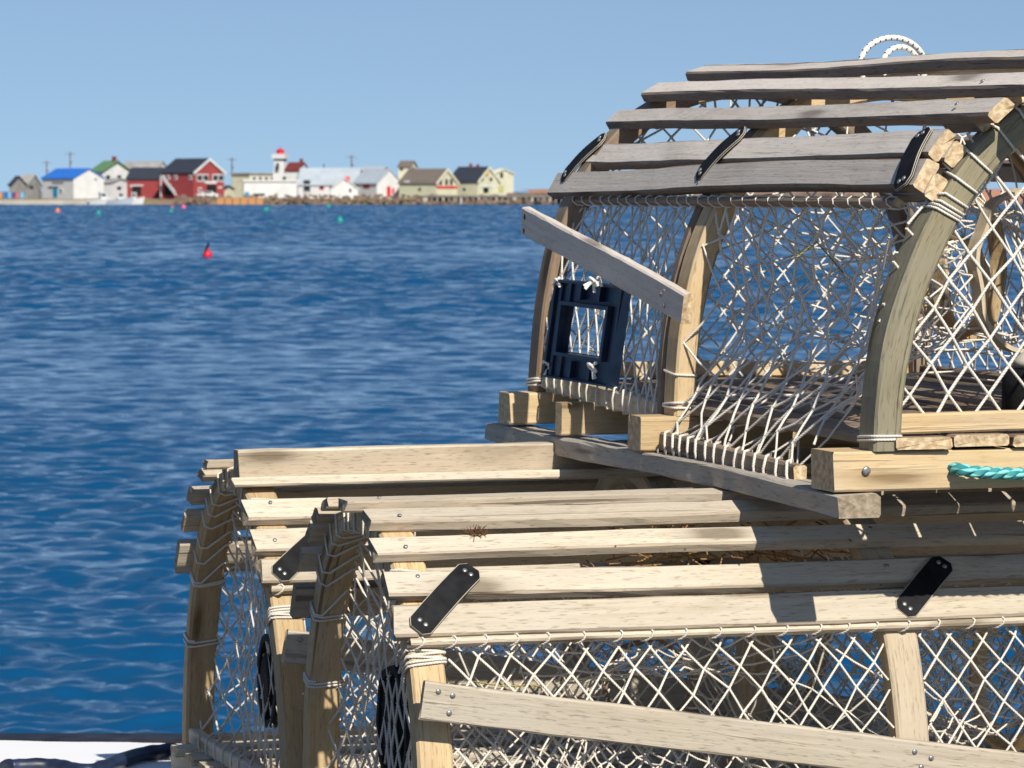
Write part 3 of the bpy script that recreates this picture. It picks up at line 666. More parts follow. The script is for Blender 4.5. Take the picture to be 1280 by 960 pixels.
# ------------------------------------------------------------------ water: one sheet of real waves out to the horizon
rng = np.random.default_rng(5)
ang = np.concatenate([np.linspace(-4, -.32, 26)[:-1], np.linspace(-.32, .32, 500), np.linspace(.32, 4, 26)[1:]])
Ys = [5.75]; 
while Ys[-1] < 14: Ys.append(Ys[-1]*1.02)
while Ys[-1] < 720: Ys.append(Ys[-1]+min(Ys[-1]*.0024, .42))
while Ys[-1] < 9000: Ys.append(Ys[-1]*1.03)
Ys = np.array(Ys); YY, AA = np.meshgrid(Ys, ang, indexing='ij'); XX = YY*AA
sp = np.gradient(Ys)[:, None]; ZZ = np.zeros_like(XX); DX = np.zeros_like(XX)
for k in range(90):
    lam = .13*(.85/.13)**rng.random(); th = rng.normal(1.5, .5); kk = 2*math.pi/lam
    amp = .0058*lam**.8*rng.uniform(.5, 1.3)*(1 if lam < .7 else .7); fade = np.clip((lam/(sp*3.0))-.7, 0, 1)
    ph = kk*(XX*math.cos(th)+YY*math.sin(th))+rng.random()*6.28
    ZZ += amp*fade*np.sin(ph)
# gusts: patches of rougher and calmer water
gust = (.95+.25*np.sin(XX*.11+YY*.035+1)*np.sin(YY*.05+XX*.02))*(1-.4*np.exp(-((YY-54)/9)**2))
ZZ *= gust
for k in range(48):
    lam = .7*(2.3/.7)**rng.random(); th = rng.normal(1.5, .65); kk = 2*math.pi/lam
    fade = np.clip((lam/(sp*1.7))-1.0, 0, 1)*np.clip((YY-35)/80, 0, 1); ph = kk*(XX*math.cos(th)+YY*math.sin(th))+rng.random()*6.28
    ZZ += .0095*lam**.7*rng.uniform(.5, 1.3)*fade*np.sin(ph)*(1-.45*np.exp(-((YY-158)/24)**2))
nv, nh = XX.shape
verts = np.stack([XX, YY, ZZ], -1).reshape(-1, 3)
idx = np.arange(nv*nh).reshape(nv, nh); q = np.stack([idx[:-1,:-1], idx[:-1,1:], idx[1:,1:], idx[1:,:-1]], -1).reshape(-1, 4)
me = bpy.data.meshes.new('water'); me.vertices.add(len(verts)); me.vertices.foreach_set('co', verts.ravel().astype('f'))
me.loops.add(q.size); me.loops.foreach_set('vertex_index', q.ravel().astype('i')); me.polygons.add(len(q))
me.polygons.foreach_set('loop_start', np.arange(0, q.size, 4, dtype='i')); me.polygons.foreach_set('loop_total', np.full(len(q), 4, 'i'))
me.polygons.foreach_set('use_smooth', np.ones(len(q), bool)); me.update(); me.validate()
m, t, b = newmat('sea_water'); b.inputs['Base Color'].default_value = (.003,.060,.158,1); b.inputs['Roughness'].default_value = .06; b.inputs['IOR'].default_value = 1.333; b.inputs['Specular IOR Level'].default_value = .36
ge = N(t, 'ShaderNodeNewGeometry'); sy = N(t, 'ShaderNodeSeparateXYZ'); t.links.new(ge.outputs['Position'], sy.inputs[0])
def slope(scale, sx, sy_, ax, ay, detail=3):
    mp_ = N(t, 'ShaderNodeMapping'); mp_.inputs['Scale'].default_value = (sx, sy_, 1); t.links.new(ge.outputs['Position'], mp_.inputs[0])
    n_ = N(t, 'ShaderNodeTexNoise', Scale=scale, Detail=detail, Roughness=.6); t.links.new(mp_.outputs[0], n_.inputs['Vector'])
    a_ = N(t, 'ShaderNodeVectorMath', _operation='SUBTRACT'); t.links.new(n_.outputs['Color'], a_.inputs[0]); a_.inputs[1].default_value = (.5,.5,.5)
    m_ = N(t, 'ShaderNodeVectorMath', _operation='MULTIPLY'); t.links.new(a_.outputs[0], m_.inputs[0]); m_.inputs[1].default_value = (ax, ay, 0); return m_.outputs[0]
def vadd(a, b_):
    n_ = N(t, 'ShaderNodeVectorMath', _operation='ADD'); t.links.new(a, n_.inputs[0]); t.links.new(b_, n_.inputs[1]); return n_.outputs[0]
def vscale(a, f):
    n_ = N(t, 'ShaderNodeVectorMath', _operation='SCALE'); t.links.new(a, n_.inputs[0]); t.links.new(f, n_.inputs['Scale']); return n_.outputs[0]
near = slope(8., .36, 1, .6, 1.4, 4); mid = slope(2.6, .45, 1, .9, 1.8, 4); far = slope(.55, .35, 1, 1.2, 3.2, 6)
def mrange(src, a, b_, c, d):
    n_ = N(t, 'ShaderNodeMapRange'); t.links.new(src, n_.inputs['Value'])
    for k_, v_ in (('From Min',a),('From Max',b_),('To Min',c),('To Max',d)): n_.inputs[k_].default_value = v_
    return n_.outputs[0]
wob = N(t, 'ShaderNodeTexNoise', Scale=.03, Detail=4); mw_ = N(t, 'ShaderNodeMapping'); mw_.inputs['Scale'].default_value = (1, .35, 1); t.links.new(ge.outputs['Position'], mw_.inputs[0]); t.links.new(mw_.outputs[0], wob.inputs['Vector'])
yw = N(t, 'ShaderNodeMath', _operation='MULTIPLY_ADD'); t.links.new(sy.outputs['Y'], yw.inputs[0]); t.links.new(mrange(wob.outputs[0], .3, .7, .86, 1.14), yw.inputs[1]); yw.inputs[2].default_value = 0
lg = N(t, 'ShaderNodeMath', _operation='LOGARITHM'); t.links.new(yw.outputs[0], lg.inputs[0]); lg.inputs[1].default_value = 10
# wind on the water by distance from the wharf (log10 of metres): cat's-paws of rougher water between calmer bands
gust_ = ramp(t, mrange(lg.outputs[0], 1, 3, 0, 1), [(0,(.8,)*3), (.28,(.8,)*3), (.34,(.50,)*3), (.40,(.52,)*3), (.445,(1.0,)*3), (.55,(1.0,)*3), (.585,(.5,)*3), (.625,(.55,)*3), (.66,(1.0,)*3), (.835,(1.0,)*3), (.86,(.6,)*3), (.9,(.8,)*3)])
gm = N(t, 'ShaderNodeSeparateColor'); t.links.new(gust_, gm.inputs[0])
tot = vadd(vadd(vscale(near, mrange(sy.outputs['Y'], 20, 120, 1, .3)), vscale(mid, mrange(sy.outputs['Y'], 20, 110, .35, 1))), vscale(far, mrange(sy.outputs['Y'], 50, 200, 0, 1)))
nn_ = N(t, 'ShaderNodeVectorMath', _operation='NORMALIZE'); t.links.new(vadd(vscale(tot, gm.outputs[0]), ge.outputs['Normal']), nn_.inputs[0])
t.links.new(nn_.outputs[0], b.inputs['Normal'])
me.materials.append(m); wo = bpy.data.objects.new('water', me); col.objects.link(wo); struct(wo)
#FAR
# ------------------------------------------------------------------ the far shore, about 700 m off
D0 = 715.
SC = F/D0                       # picture pixels per metre there
def zpx(y, D): return at(640, y, D).z
def cheap(name, c, rough=.8, var=.06, sc_=.6): return plain(name, c, rough, var, sc_)
K_white = cheap('white_paint', (.68,.68,.67)); K_offw = cheap('off_white_siding', (.66,.66,.66)); K_grey = cheap('grey_shingle', (.36,.35,.34), var=.15)
K_red = cheap('barn_red', (.33,.055,.06)); K_dark = cheap('dark_shingle', (.035,.042,.06), .7); K_blue = cheap('bright_blue_metal', (.03,.17,.60), .5); K_green = cheap('green_shingle', (.10,.21,.10))
K_cream = cheap('cream_siding', (.72,.69,.52)); K_yell = cheap('pale_green_siding', (.60,.59,.43)); K_brown = cheap('brown_shingle', (.17,.14,.12)); K_pgrey = cheap('pale_grey_metal', (.42,.47,.52), .5)
K_win = cheap('window_glass', (.03,.035,.045), .2); K_maroon = cheap('maroon_shingle', (.16,.03,.03)); K_lred = cheap('bright_red_paint', (.62,.03,.04)); K_stone = cheap('sandstone', (.27,.19,.14), .9, .3, .8)
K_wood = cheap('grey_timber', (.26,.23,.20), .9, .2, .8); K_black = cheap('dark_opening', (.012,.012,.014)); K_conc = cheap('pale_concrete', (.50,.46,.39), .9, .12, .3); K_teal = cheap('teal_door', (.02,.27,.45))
def house(name, label, xl, xc, xr, yb, ye, yr, D=D0, w=8., wall=K_white, roof=K_dark, cat='building', over=.25, openings=(), yl=None, chimneys=(), group='buildings on the far shore', trim=None, flat=False):
    """gabled building: corner at picture x=xc, long side running left and back to xl, gable running right and back to xr"""
    k = F/D; sn = min(.999, max(.05, (xr-xc)/k/w)); th = math.asin(sn); cs = math.cos(th); l = (xc-xl)/k/cs
    O = at(xc, yb, D); h = zpx(ye, D)-O.z; hr = zpx(yr, D)-O.z
    e = thing(name, label, cat, O, 0, group)
    S = Vector((-cs, sn, 0)); G = Vector((sn, cs, 0)); U = Vector((0,0,1))
    P = lambda a, g, z: S*a+G*g+U*z
    mb = MB()
    if flat:
        vs = [P(a,g,z) for a in (0,l) for g in (0,w) for z in (-1.5,h)]; mb.add(vs, [(0,1,3,2),(4,6,7,5),(0,4,5,1),(2,3,7,6),(0,2,6,4),(1,5,7,3)])
        mb.build('wall', [wall], e)
        rb = MB(); vs = [P(a,g,z) for a in (-.3,l+.3) for g in (-.3,w+.3) for z in (h+.01,h+.35)]; rb.add(vs, [(0,1,3,2),(4,6,7,5),(0,4,5,1),(2,3,7,6),(0,2,6,4),(1,5,7,3)]); rf = rb.build('roof', [roof], e)
    else:
        vs = [P(a,g,z) for a in (0,l) for (g,z) in ((0,-1.5),(w,-1.5),(w,h),(w/2,hr),(0,h))]
        mb.add(vs, [(0,1,2,3,4),(9,8,7,6,5),(0,5,6,1),(1,6,7,2),(2,7,8,3),(3,8,9,4),(4,9,5,0)]); mb.build('wall', [wall], e)
        rb = MB(); sl_ = (hr-h)/(w/2); t_ = .22
        for sgn in (0, 1):
            g0 = -over if sgn == 0 else w+over; z0 = h-over*sl_; vs = [P(a,g,z+dz) for a in (-over,l+over) for (g,z) in ((g0,z0),(w/2,hr)) for dz in (.02,.02+t_)]
            rb.add(vs, [(0,1,3,2),(4,6,7,5),(0,4,5,1),(2,3,7,6),(0,2,6,4),(1,5,7,3)])
        rf = rb.build('roof', [roof], e)
        if trim:
            tb = MB()
            for sgn in (0, 1):
                g0 = -over if sgn == 0 else w+over; z0 = h-over*sl_; vs = [P(a,g,z+dz) for a in (-over-.12,-over) for (g,z) in ((g0,z0),(w/2,hr)) for dz in (-.25,.26)]
                tb.add(vs, [(0,1,3,2),(4,6,7,5),(0,4,5,1),(2,3,7,6),(0,2,6,4),(1,5,7,3)])
            tb.build('gable_trim', [trim], e)
    for (kind, face, x0, x1, y0, y1, mat) in openings:
        z1_, z0_ = zpx(y0, D)-O.z, zpx(y1, D)-O.z; mb = MB(); d0, d1 = -.10, .05
        if face == 's': a0, a1 = (xc-x1)/k/cs, (xc-x0)/k/cs; vs = [P(a,g,z) for a in (a0,a1) for g in (d0,d1) for z in (z0_,z1_)]
        else: a0, a1 = (x0-xc)/k/sn, (x1-xc)/k/sn; vs = [P(a,g,z) for a in (d0,d1) for g in (a0,a1) for z in (z0_,z1_)]
        mb.add(vs, [(0,1,3,2),(4,6,7,5),(0,4,5,1),(2,3,7,6),(0,2,6,4),(1,5,7,3)]); q = mb.build(kind, [mat], e)
        if kind == 'window' and mat is not K_win:      # a frame in paint with dark glass set in it
            ins = .22; fb = MB()
            if face == 's': vs = [P(a,g,z) for a in (a0+ins*.5,a1-ins*.5) for g in (d0-.03,d1) for z in (z0_+ins,z1_-ins)]
            else: vs = [P(a,g,z) for a in (d0-.03,d1) for g in (a0+ins*.5,a1-ins*.5) for z in (z0_+ins,z1_-ins)]
            fb.add(vs, [(0,1,3,2),(4,6,7,5),(0,4,5,1),(2,3,7,6),(0,2,6,4),(1,5,7,3)]); fb.build('pane', [K_win], q)
    for (x, y, ww) in chimneys:
        a = (xc-x)/k/cs*.9; mb = MB(); z = zpx(y, D)-O.z; mb.box(P(min(l-.5, max(.5, a)), w/2, (hr+z)/2-.3), ww, ww, z-hr+1.2); mb.build('chimney', [K_maroon], rf)
    return e, P, l, w, h, hr
house('weathered_shed', 'grey weathered shed with a dark gable, far left behind the wharf', 20, 34, 46, 244, 233, 219, D0+60, 8, K_grey, K_grey, openings=(('window','g',36,39,232,236,K_win),))
house('boat_shed', 'small grey shed with a low roof at the left edge of the far shore', 11, 13, 26, 243, 232, 221, D0+40, 9, K_grey, K_dark)
house('fish_building', 'white building with a bright blue roof on the concrete wharf', 47, 92, 126, 248, 223, 211.5, D0, 7.5, K_white, K_blue, openings=(('door','s',63,69,234,246,K_teal),('window','s',73,76.5,235.5,241,K_offw),('sign_board','s',62,78,226.5,229,K_grey),('awning','s',56,70,233.2,235,K_dark),('vent','g',115.5,118,222,225.5,K_grey)))
house('hip_house', 'off-white house with a green roof and red chimney', 114, 128, 158, 243, 214, 202, D0+45, 9, K_offw, K_green, over=.5, chimneys=((125,197,.9),), openings=(('window','g',132,136,219,225,K_win),('window','g',144,148,219,225,K_win),('window','s',118,122,219,225,K_win)))
house('lean_to_house', 'low off-white house with a grey roof in front of the green-roofed one', 127, 139, 159, 244, 229, 224, D0+22, 7, K_offw, K_grey, openings=(('window','g',145,149,233,237,K_win),))
house('long_house', 'long pale grey roofed house rising behind the low red shed', 150, 196, 206, 243, 213, 202.5, D0+70, 8, K_white, K_grey)
house('red_shed', 'lower red shed with a dark roof beside the large red building', 158, 197, 206, 247, 224, 210.5, D0+12, 8, K_red, K_dark, openings=(('door','s',165,176,233,244,K_black),('window','s',162,165,231,234,K_white),('awning','s',163,179,231,232.6,K_white)))
e, P, l, w_, h, hr = house('red_warehouse', 'large dark red two-storey building with white windows and an outside stair', 198, 242, 277, 247, 216, 199, D0, 8.5, K_red, K_dark, trim=K_white,
  openings=tuple(('window','g',x,x+6.2,217.5,227,K_white) for x in (245.5,252.5,263.5,270)) + (('door','g',257,267.5,231,242,K_black),('balcony','g',255,268,226.5,229.5,K_white),('window','g',247,251,234.5,240,K_white),('window','g',270,274,233,235.5,K_white))
  + tuple(('window','s',x,x+4,219,224.5,K_white) for x in (199,206,216,236)) + (('door','s',203,214,232,244,K_black),('corner_post','s',196.8,198.3,219,247,K_white)))  # black side panel put in for the shade under the stair
k = SC; cs = math.sqrt(1-((277-242)/k/8.5)**2)
mb = MB(); a1, a0 = (242-206)/k/cs, (242-223)/k/cs; z1, z0 = zpx(225, D0)-zpx(247, D0), zpx(245, D0)-zpx(247, D0)
for i in range(12):
    f = i/11; c = P(a0+(a1-a0)*f, -.7, z0+(z1-z0)*f); mb.box(c, .42, .9, .16)
vs = [P(a,g,z) for (a,zz) in ((a0,z0),(a1,z1)) for g in (-1.25,-1.15) for z in (zz+.1,zz+1.0)]; mb.add(vs, [(0,1,3,2),(4,6,7,5),(0,4,5,1),(2,3,7,6),(0,2,6,4),(1,5,7,3)])
mb.build('stair', [K_white], e)
house('cream_hall', 'long cream building with a flat roof left of the lighthouse', 288, 312, 347, 246, 218, 218, D0+35, 9, K_cream, K_grey, flat=True, openings=tuple(('window','g',x,x+4,220,226,K_offw) for x in (315,322,329,336)))
house('white_shed', 'low long white shed in front of the cream building', 303, 304.5, 370, 245, 227, 227, D0+8, 11, K_offw, K_white, flat=True, openings=(('door','g',306,311,240,245,K_teal),('door','g',316,330,242,245,K_black)))
house('small_hut', 'small pale hut with a dark roof to the right of the red building', 277, 279, 289, 246, 237, 233, D0+10, 6, K_cream, K_dark)
# lighthouse: square tapered tower, flared gallery, red lantern, with the keeper's house against it
O = at(350.5, 240, D0+30); kk = F/(D0+30)
e = thing('lighthouse', 'white tapered lighthouse with a red lantern room', 'lighthouse', O, 0, 'buildings on the far shore')
Zl = lambda y: zpx(y, D0+30)-O.z
def frus(name, mat, y0, r0, y1, r1, par, n=4, rot=.55):
    mb = MB(); M = Matrix.Rotation(rot, 3, 'Z'); mb.lathe([(r0, Zl(y0)), (r1, Zl(y1))], (0,0,0), n, M, smooth=False); return mb.build(name, [mat], par)
frus('tower', K_white, 247, 2.2, 201, 1.35, e); frus('cornice', K_dark, 201, 1.45, 198.6, 1.6, e); g = frus('gallery', K_white, 198.5, 1.95, 192.6, 2.0, e)
frus('lantern_room', K_lred, 192.5, .85, 188.2, .85, e, 8); frus('lantern_roof', K_lred, 188.2, 1.0, 185.2, .15, e, 8); frus('finial', K_dark, 185.2, .07, 182, .05, e, 6)
mb = MB(); mb.box((-.45, -1.62, Zl(208)), .55, .3, 1.4); mb.build('window', [K_win], e)
mb = MB(); mb.box((1.0, -1.75, Zl(225)), .6, .4, 1.4); mb.build('window', [K_win], e)
house('keepers_house', 'white house with a maroon roof attached to the lighthouse', 356, 373, 384, 240, 213.5, 204, D0+28, 6, K_white, K_maroon, chimneys=((372,200,.7),), openings=(('window','g',377,379,218,223,K_win),))
house('net_store', 'long white building with a pale grey roof and red windows, right of the lighthouse', 372, 446, 452, 247, 231, 211, D0+22, 8, K_offw, K_pgrey, openings=(('window','s',399,405,231,237,K_lred),('window','s',412,418,231,237,K_lred),('window','s',379,388,224,240,K_pgrey)))
house('low_gable_shed', 'low white gabled shed with a red diamond sign under its peak', 413.5, 414, 447, 247, 236.5, 223, D0+6, 5.4, K_white, K_white, openings=(('sign_board','g',431,437,221,227,K_lred),('window','g',436,439,236,240,K_win)))
house('white_barn', 'white gabled barn with tall red doors', 440, 471, 501, 247, 229, 212.5, D0+10, 6.4, K_white, K_pgrey, openings=(('door','g',483,487.5,233,246,K_lred),('door','g',489.5,492,235,243,K_lred),('window','s',454,462,230.5,235,K_lred)))
house('roof_shed', 'dark-eaved grey shed visible above the white barn roof', 448, 478, 484, 220, 213, 209, D0+60, 6, K_grey, K_pgrey)
house('cupola_house', 'pale house with a dark low roof behind the white barn', 498, 513, 520, 240, 209, 202, D0+70, 6, K_cream, K_brown, openings=(('window','g',515,517,209,213,K_win),('window','s',500,504,209,213,K_win)))
house('brown_roof_building', 'pale green building with a brown roof and a red balcony on its gable', 498, 545, 571, 246, 229, 212, D0+4, 7.2, K_yell, K_brown, trim=K_cream, openings=(('skylight','s',505,511,225.5,228,K_white),('balcony','g',545.5,571,232.5,235.5,K_lred),('window','g',549,552,224,231,K_win),('window','g',556,559,224,231,K_win),('window','g',562,565,224,231,K_win),('window','s',523,526,235,238,K_win)))
house('dark_roof_building', 'pale green building with a black roof and a yellow gable ornament', 560, 597, 624, 246, 227, 209.5, D0+10, 7.2, K_yell, K_dark, trim=K_cream, openings=(('ornament','g',604.5,610,215,220,cheap('mustard_paint', (.5,.33,.05))),('window','g',601,604,222,226,K_win),('window','g',612,615,222,226,K_win),('window','s',579,582,235,238,K_win),('door','g',604,610,234,241,K_black),('balcony','g',598,622,232,234,K_white)), chimneys=((572,206,.6),(582,207,.6)))
house('gambrel_building', 'pale cream building with a tall rounded gable at the right end of the row', 612, 617, 642, 246, 218, 212, D0+14, 7.6, K_cream, K_cream, openings=(('window','g',625,628.5,216,222,K_win),('door','g',623,629,232,240,cheap('yellow_door', (.55,.5,.2)))))

# land, quay, rocks, piers
m_land = plain('shore_grass', (.20,.19,.09), .95, .25, .08, c2=(.22,.15,.10)); m_redc = plain('red_sandstone_bank', (.40,.19,.12), .95, .2, .15, c2=(.26,.13,.09))
gz = zpx(248, D0)
mb = MB(); X = np.linspace(-420, 8, 120); rows = [(-2.2, -1.2), (0, .5), (2.5, gz-.05), (600, gz+.1)]; vs = []
for i, x in enumerate(X):
    for (dy, z) in rows: vs.append(Vector((x, D0-9+dy*(1 if dy > 100 else 1)+(1.2*fbm(x*.11, 2) if dy < 100 else 0), z+(.25*fbm(x*.4, dy) if dy < 100 else 0))))
fs = [(i*4+j, (i+1)*4+j, (i+1)*4+j+1, i*4+j+1) for i in range(len(X)-1) for j in range(3)]
mb.add(vs, fs); struct(mb.build('far_land', [m_land]))
mb = MB(); X = np.linspace(4, 900, 240); vs = []
for i, x in enumerate(X):
    hh = zpx(237.5, D0+160)+.5*fbm(x*.02, 4)+.25*fbm(x*.15, 9)
    for (dy, z) in ((0,-1.5),(3,hh*.5),(6,hh*.96),(40,hh),(900,hh+.4)): vs.append(Vector((x, D0+150+dy+3*fbm(x*.05, 6)+1.5*fbm(x*.2, 1), z)))
fs = [(i*5+j, (i+1)*5+j, (i+1)*5+j+1, i*5+j+1) for i in range(len(X)-1) for j in range(4)]
mb.add(vs, fs); struct(mb.build('red_shore', [m_redc]))
# rocks along the water line
mb = MB(); rng2 = random.Random(3)
for k_ in range(700):
    x = rng2.uniform(-66, 8); c = Vector((x, D0-11+rng2.uniform(-1.5, 2.5), 0)); c.z = max(-.1, (c.y-(D0-12.3))*.45)+rng2.uniform(-.1,.3); r_ = rng2.uniform(.14, .38)
    if -(640-268)/SC < c.x < -(640-334)/SC: c.y += 3
    vs = [c+Vector((dx*r_*rng2.uniform(.7,1.3), dy*r_, dz*r_*rng2.uniform(.5,.9))) for dx in (-1,1) for dy in (-1,1) for dz in (-1,1)]
    mb.add(vs, [(0,1,3,2),(4,6,7,5),(0,4,5,1),(2,3,7,6),(0,2,6,4),(1,5,7,3)])
o = mb.build('shore_rocks', [K_stone]); tag(o, 'band of brown rocks and debris along the far water line', 'rocks'); o['kind'] = 'stuff'
mb = MB(); a, b_ = at(-260, 256, D0-13), at(116, 256, D0-13); zt = zpx(250, D0-13)
mb.box(((a.x+b_.x)/2, D0-8, zt/2-.5), b_.x-a.x, 10, zt+1); tag(mb.build('quay', [K_conc]), 'long pale concrete quay below the blue-roofed building', 'quay')
mb = MB(); mb.box(((a.x+b_.x)/2, D0-13.06, zt*.12), b_.x-a.x, .1, .8)
e = thing('timber_pier', 'dark timber pier on piles at the right end of the building row', 'pier', at(640, 256, D0-11), 0)
zt = zpx(244, D0-11)
x0, x1 = (530-640)/SC, (705-640)/SC
mb = MB(); mb.box(((x0+x1)/2, 3, zt-.2), x1-x0, 6, .4); mb.build('deck', [K_wood], e)
mb = MB(); mb.box(((x0+x1)/2, 5.8, zt*.45), x1-x0, .3, zt*.9); mb.build('dark_backing', [K_black], e)  # black panel stands in for the shade in the openings under the deck
for i in range(24):
    mb = MB(); mb.box((x0+(x1-x0)*(i+.5)/24, .3, zt*.4-.4), .45+.5*(i % 5 == 0), .4, zt*.8+.8); mb.build('pile', [K_wood if i % 3 else K_conc], e)
mb = MB(); mb.box((x0+13, .1, zt*.3), 5, .2, zt*.35); mb.build('plank_facing', [K_stone], e)
# breakwater top running right behind the traps
mb = MB(); mb.box((46, D0+12, zpx(241, D0+12)/2), 94, 5, zpx(241, D0+12)); tag(mb.build('breakwater', [plain('breakwater_stone', (.24,.19,.15), .95, .3, .4)]), 'low brown stone breakwater running right from the buildings', 'breakwater')

# crates, containers, boats, a car, poles, buoys
def crate(px0, px1, y0, y1, D, mat, label, grp):
    a, b_ = at(px0, y1, D), at(px1, y0, D); w_ = b_.x-a.x; h_ = b_.z-a.z
    e = thing('crate', label, 'crate', ((a.x+b_.x)/2, D, a.z), 0, grp)
    mb = MB(); mb.box((0,.5,h_/2), w_*.94, 1.1, h_*.94); mb.build('crate_body', [mat], e)
    mb = MB(); mb.box((0,.5,h_*.97), w_*.99, 1.2, h_*.12); mb.build('rim', [mat], e)
K_or = cheap('orange_plastic', (.56,.27,.11)); K_pu = cheap('purple_plastic', (.12,.06,.22)); K_cy = cheap('light_blue_plastic', (.16,.42,.62)); K_bl = cheap('blue_plastic', (.03,.15,.45)); K_pk = cheap('pink_plastic', (.50,.16,.17))
nm = ['leftmost','second','third','fourth','fifth','sixth']
for i in range(6): crate(271.5+i*9.8, 280+i*9.8, 247.2, 256, D0-13.5, K_or, nm[i]+' from the left of the orange crates at the water\'s edge', 'orange crates at the far water line')
for (a_, b_, m_, lb) in ((-3,3,K_or,'orange'),(4,9,K_bl,'dark blue'),(10,14,K_cy,'light blue'),(15,19,K_pu,'purple'),(19.5,24,K_pk,'pinkish red'),(25,30,K_cy,'pale cyan')):
    crate(a_, b_, 240.5, 247.8, D0-6, m_, lb+' tub on the concrete quay at the far left', 'coloured tubs on the quay')
def boat(label, px, y, L, D, hull, cabin, rz, grp='small boats at the far shore'):
    O = at(px, y, D); e = thing('boat', label, 'boat', (O.x, O.y, 0), rz, grp); mb = MB(); vs = []; n = 12
    for i in range(n+1):
        s_ = i/n; x = -L/2+L*s_; bw = L*.16*(1-max(0,(s_-.55)/.45)**2.2)+.03; fr = .9+.7*s_**2
        for (u, z) in ((0,-.4),(.6,-.25),(1,fr),(.86,fr),(0,fr-.35),(-.86,fr),(-1,fr),(-.6,-.25)): vs.append(Vector((x+(.5*s_**3*(z > .3)), bw*u, z)))
    fs = [(i*8+j, (i+1)*8+j, (i+1)*8+(j+1)%8, i*8+(j+1)%8) for i in range(n) for j in range(8)]+[tuple(range(7,-1,-1)), tuple(n*8+j for j in range(8))]
    mb.add(vs, fs); mb.build('hull', [hull], e)
    mb = MB(); mb.box((L*.08,0,1.55), L*.24, L*.2, 1.5); mb.build('cabin', [cabin], e); mb = MB(); mb.box((L*.08,0,2.38), L*.29, L*.24, .12); mb.build('cabin_roof', [K_white], e)
    mb = MB(); mb.box((L*.08,-L*.1-.02,1.9), L*.17, .06, .5); mb.build('window', [K_win], e)
boat('small white and blue fishing boat moored at the end of the concrete quay', 126, 257, 5.2, D0-16, K_white, K_white, .5)
boat('grey-blue open boat moored in front of the low red shed', 149, 258, 4.6, D0-17, K_pgrey, K_offw, .1)
boat('white boat with a boxy cabin below the red shed', 166, 258, 3.6, D0-15, K_white, K_white, 0)
O = at(259.5, 247.5, D0-6); e = thing('parked_car', 'white car parked in front of the large red building', 'car', (O.x, O.y, gz), .05)
mb = MB(); prof = [(-2.1,.35),(-2.15,.8),(-1.9,.95),(-1.2,1.0),(-.7,1.45),(.8,1.45),(1.4,1.0),(2.0,.9),(2.15,.6),(2.1,.35)]; n = len(prof)
vs = [Vector((x,y,z)) for y in (-.85,.85) for x, z in prof]; mb.add(vs, [tuple(range(n-1,-1,-1)), tuple(range(n,2*n))]+[(i,(i+1)%n,n+(i+1)%n,n+i) for i in range(n)]); bd = mb.build('body', [K_white], e)
mb = MB(); mb.box((.05,-.86,1.2), 1.5, .03, .32); mb.build('window', [K_win], e)
for x in (-1.3, 1.3):
    mb = MB(); mb.lathe([(.33,-.1),(.33,.1)], (x,-.8,.33), 14, Matrix.Rotation(math.pi/2, 3, 'X')); mb.build('wheel', [K_black], e)
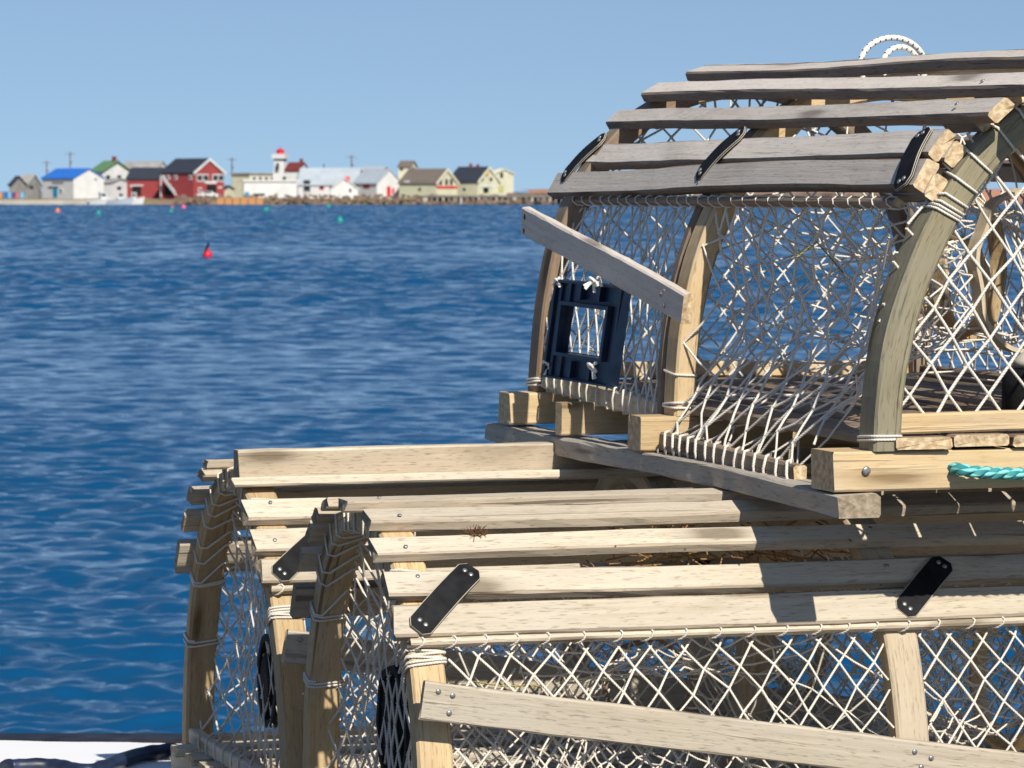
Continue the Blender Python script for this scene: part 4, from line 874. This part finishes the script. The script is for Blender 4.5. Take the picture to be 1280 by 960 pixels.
for (px, yt, yb, D, lb, arm) in ((88,190,246,D0+40,'tallest utility pole, rising behind the blue-roofed building',1),(58.5,201,246,D0+60,'short utility pole behind the left end of the blue roof',1),(290,197,246,D0+50,'thin utility pole between the red building and the cream one',1),(405,205,246,D0+50,'utility pole just right of the lighthouse',0),(439.5,194,246,D0+45,'utility pole above the grey-roofed building left of the white barn',1),(148.5,200,246,D0+60,'utility pole behind the green-roofed house',0)):
    O = at(px, yb, D); T_ = at(px, yt, D); e = thing('utility_pole', lb, 'pole', O, 0, 'utility poles on the far shore'); mb = MB(); mb.tube([(0,0,-1),(0,0,T_.z-O.z)], [.16,.11], 8); mb.build('post', [K_wood], e)
    if arm:
        mb = MB(); mb.box((0,0,T_.z-O.z-.4), 2.2, .14, .16); mb.build('crossarm', [K_wood], e)
        mb = MB(); mb.lathe([(.22,0),(.22,.7)], (.25,-.2,T_.z-O.z-2.2), 10); mb.build('transformer', [K_grey], e)
def buoy(px, y, r, mat, label, lean=0, tall=1.6):
    P_ = onz(px, y, 0); r = r/F*P_.y; P_.z = r*.25; e = thing('buoy', label, 'buoy', P_, 0, 'mooring buoys in the harbour'); e.rotation_euler = (0, lean, 0)
    mb = MB(); mb.lathe([(r*.5,-r*.8),(r*.92,-r*.3),(r,r*.15),(r*.85,r*.7),(r*.55,r*1.15),(r*.22,r*tall)], (0,0,0), 18); mb.build('float', [mat], e)
    mb = MB(); mb.lathe([(r*.2,r*tall),(r*.2,r*(tall+.25)),(r*.1,r*(tall+.3))], (0,0,0), 10); mb.build('eye', [K_dark], e); return e, r
K_tl = cheap('teal_float', (.01,.30,.24), .4); K_rb = cheap('red_float', (.62,.015,.04), .35); K_ob = cheap('orange_float', (.62,.2,.12), .4); K_pb = cheap('pink_float', (.75,.12,.22), .4)
for q in ((72,266,3.4,K_ob,'faded orange buoy farthest to the left',0),(123,268.5,3.2,K_tl,'teal buoy just right of the orange one, left of the quay boat',0),(214,266,2.8,K_tl,'teal buoy in front of the big red building\'s stair',0),(229.5,261,3.0,K_pb,'bright pink buoy in front of the big red building',0),(215.5,260.5,2.0,K_pk,'dull pink buoy close behind a teal one',0),(332,263.5,3.2,K_tl,'teal buoy tipped on its side below the orange crates',1.1),(411,260,2.6,K_tl,'small teal buoy near the shore below the long grey roof',0),(425,278,4.2,K_tl,'larger teal buoy nearest of the teal ones',0)): buoy(*q[:5], lean=q[5])
e, r = buoy(259.5, 322, 6.2, K_rb, 'round red buoy with a dark leaning spar, nearest to the viewer')
mb = MB(); mb.tube([(-r*.9,-r*.3,-r*.2),(-r*.2,-r*.4,r*1.5),(r*.25,-r*.2,r*2.7)], [r*.22,r*.28,r*.24], 10); mb.build('spar', [K_black], e)
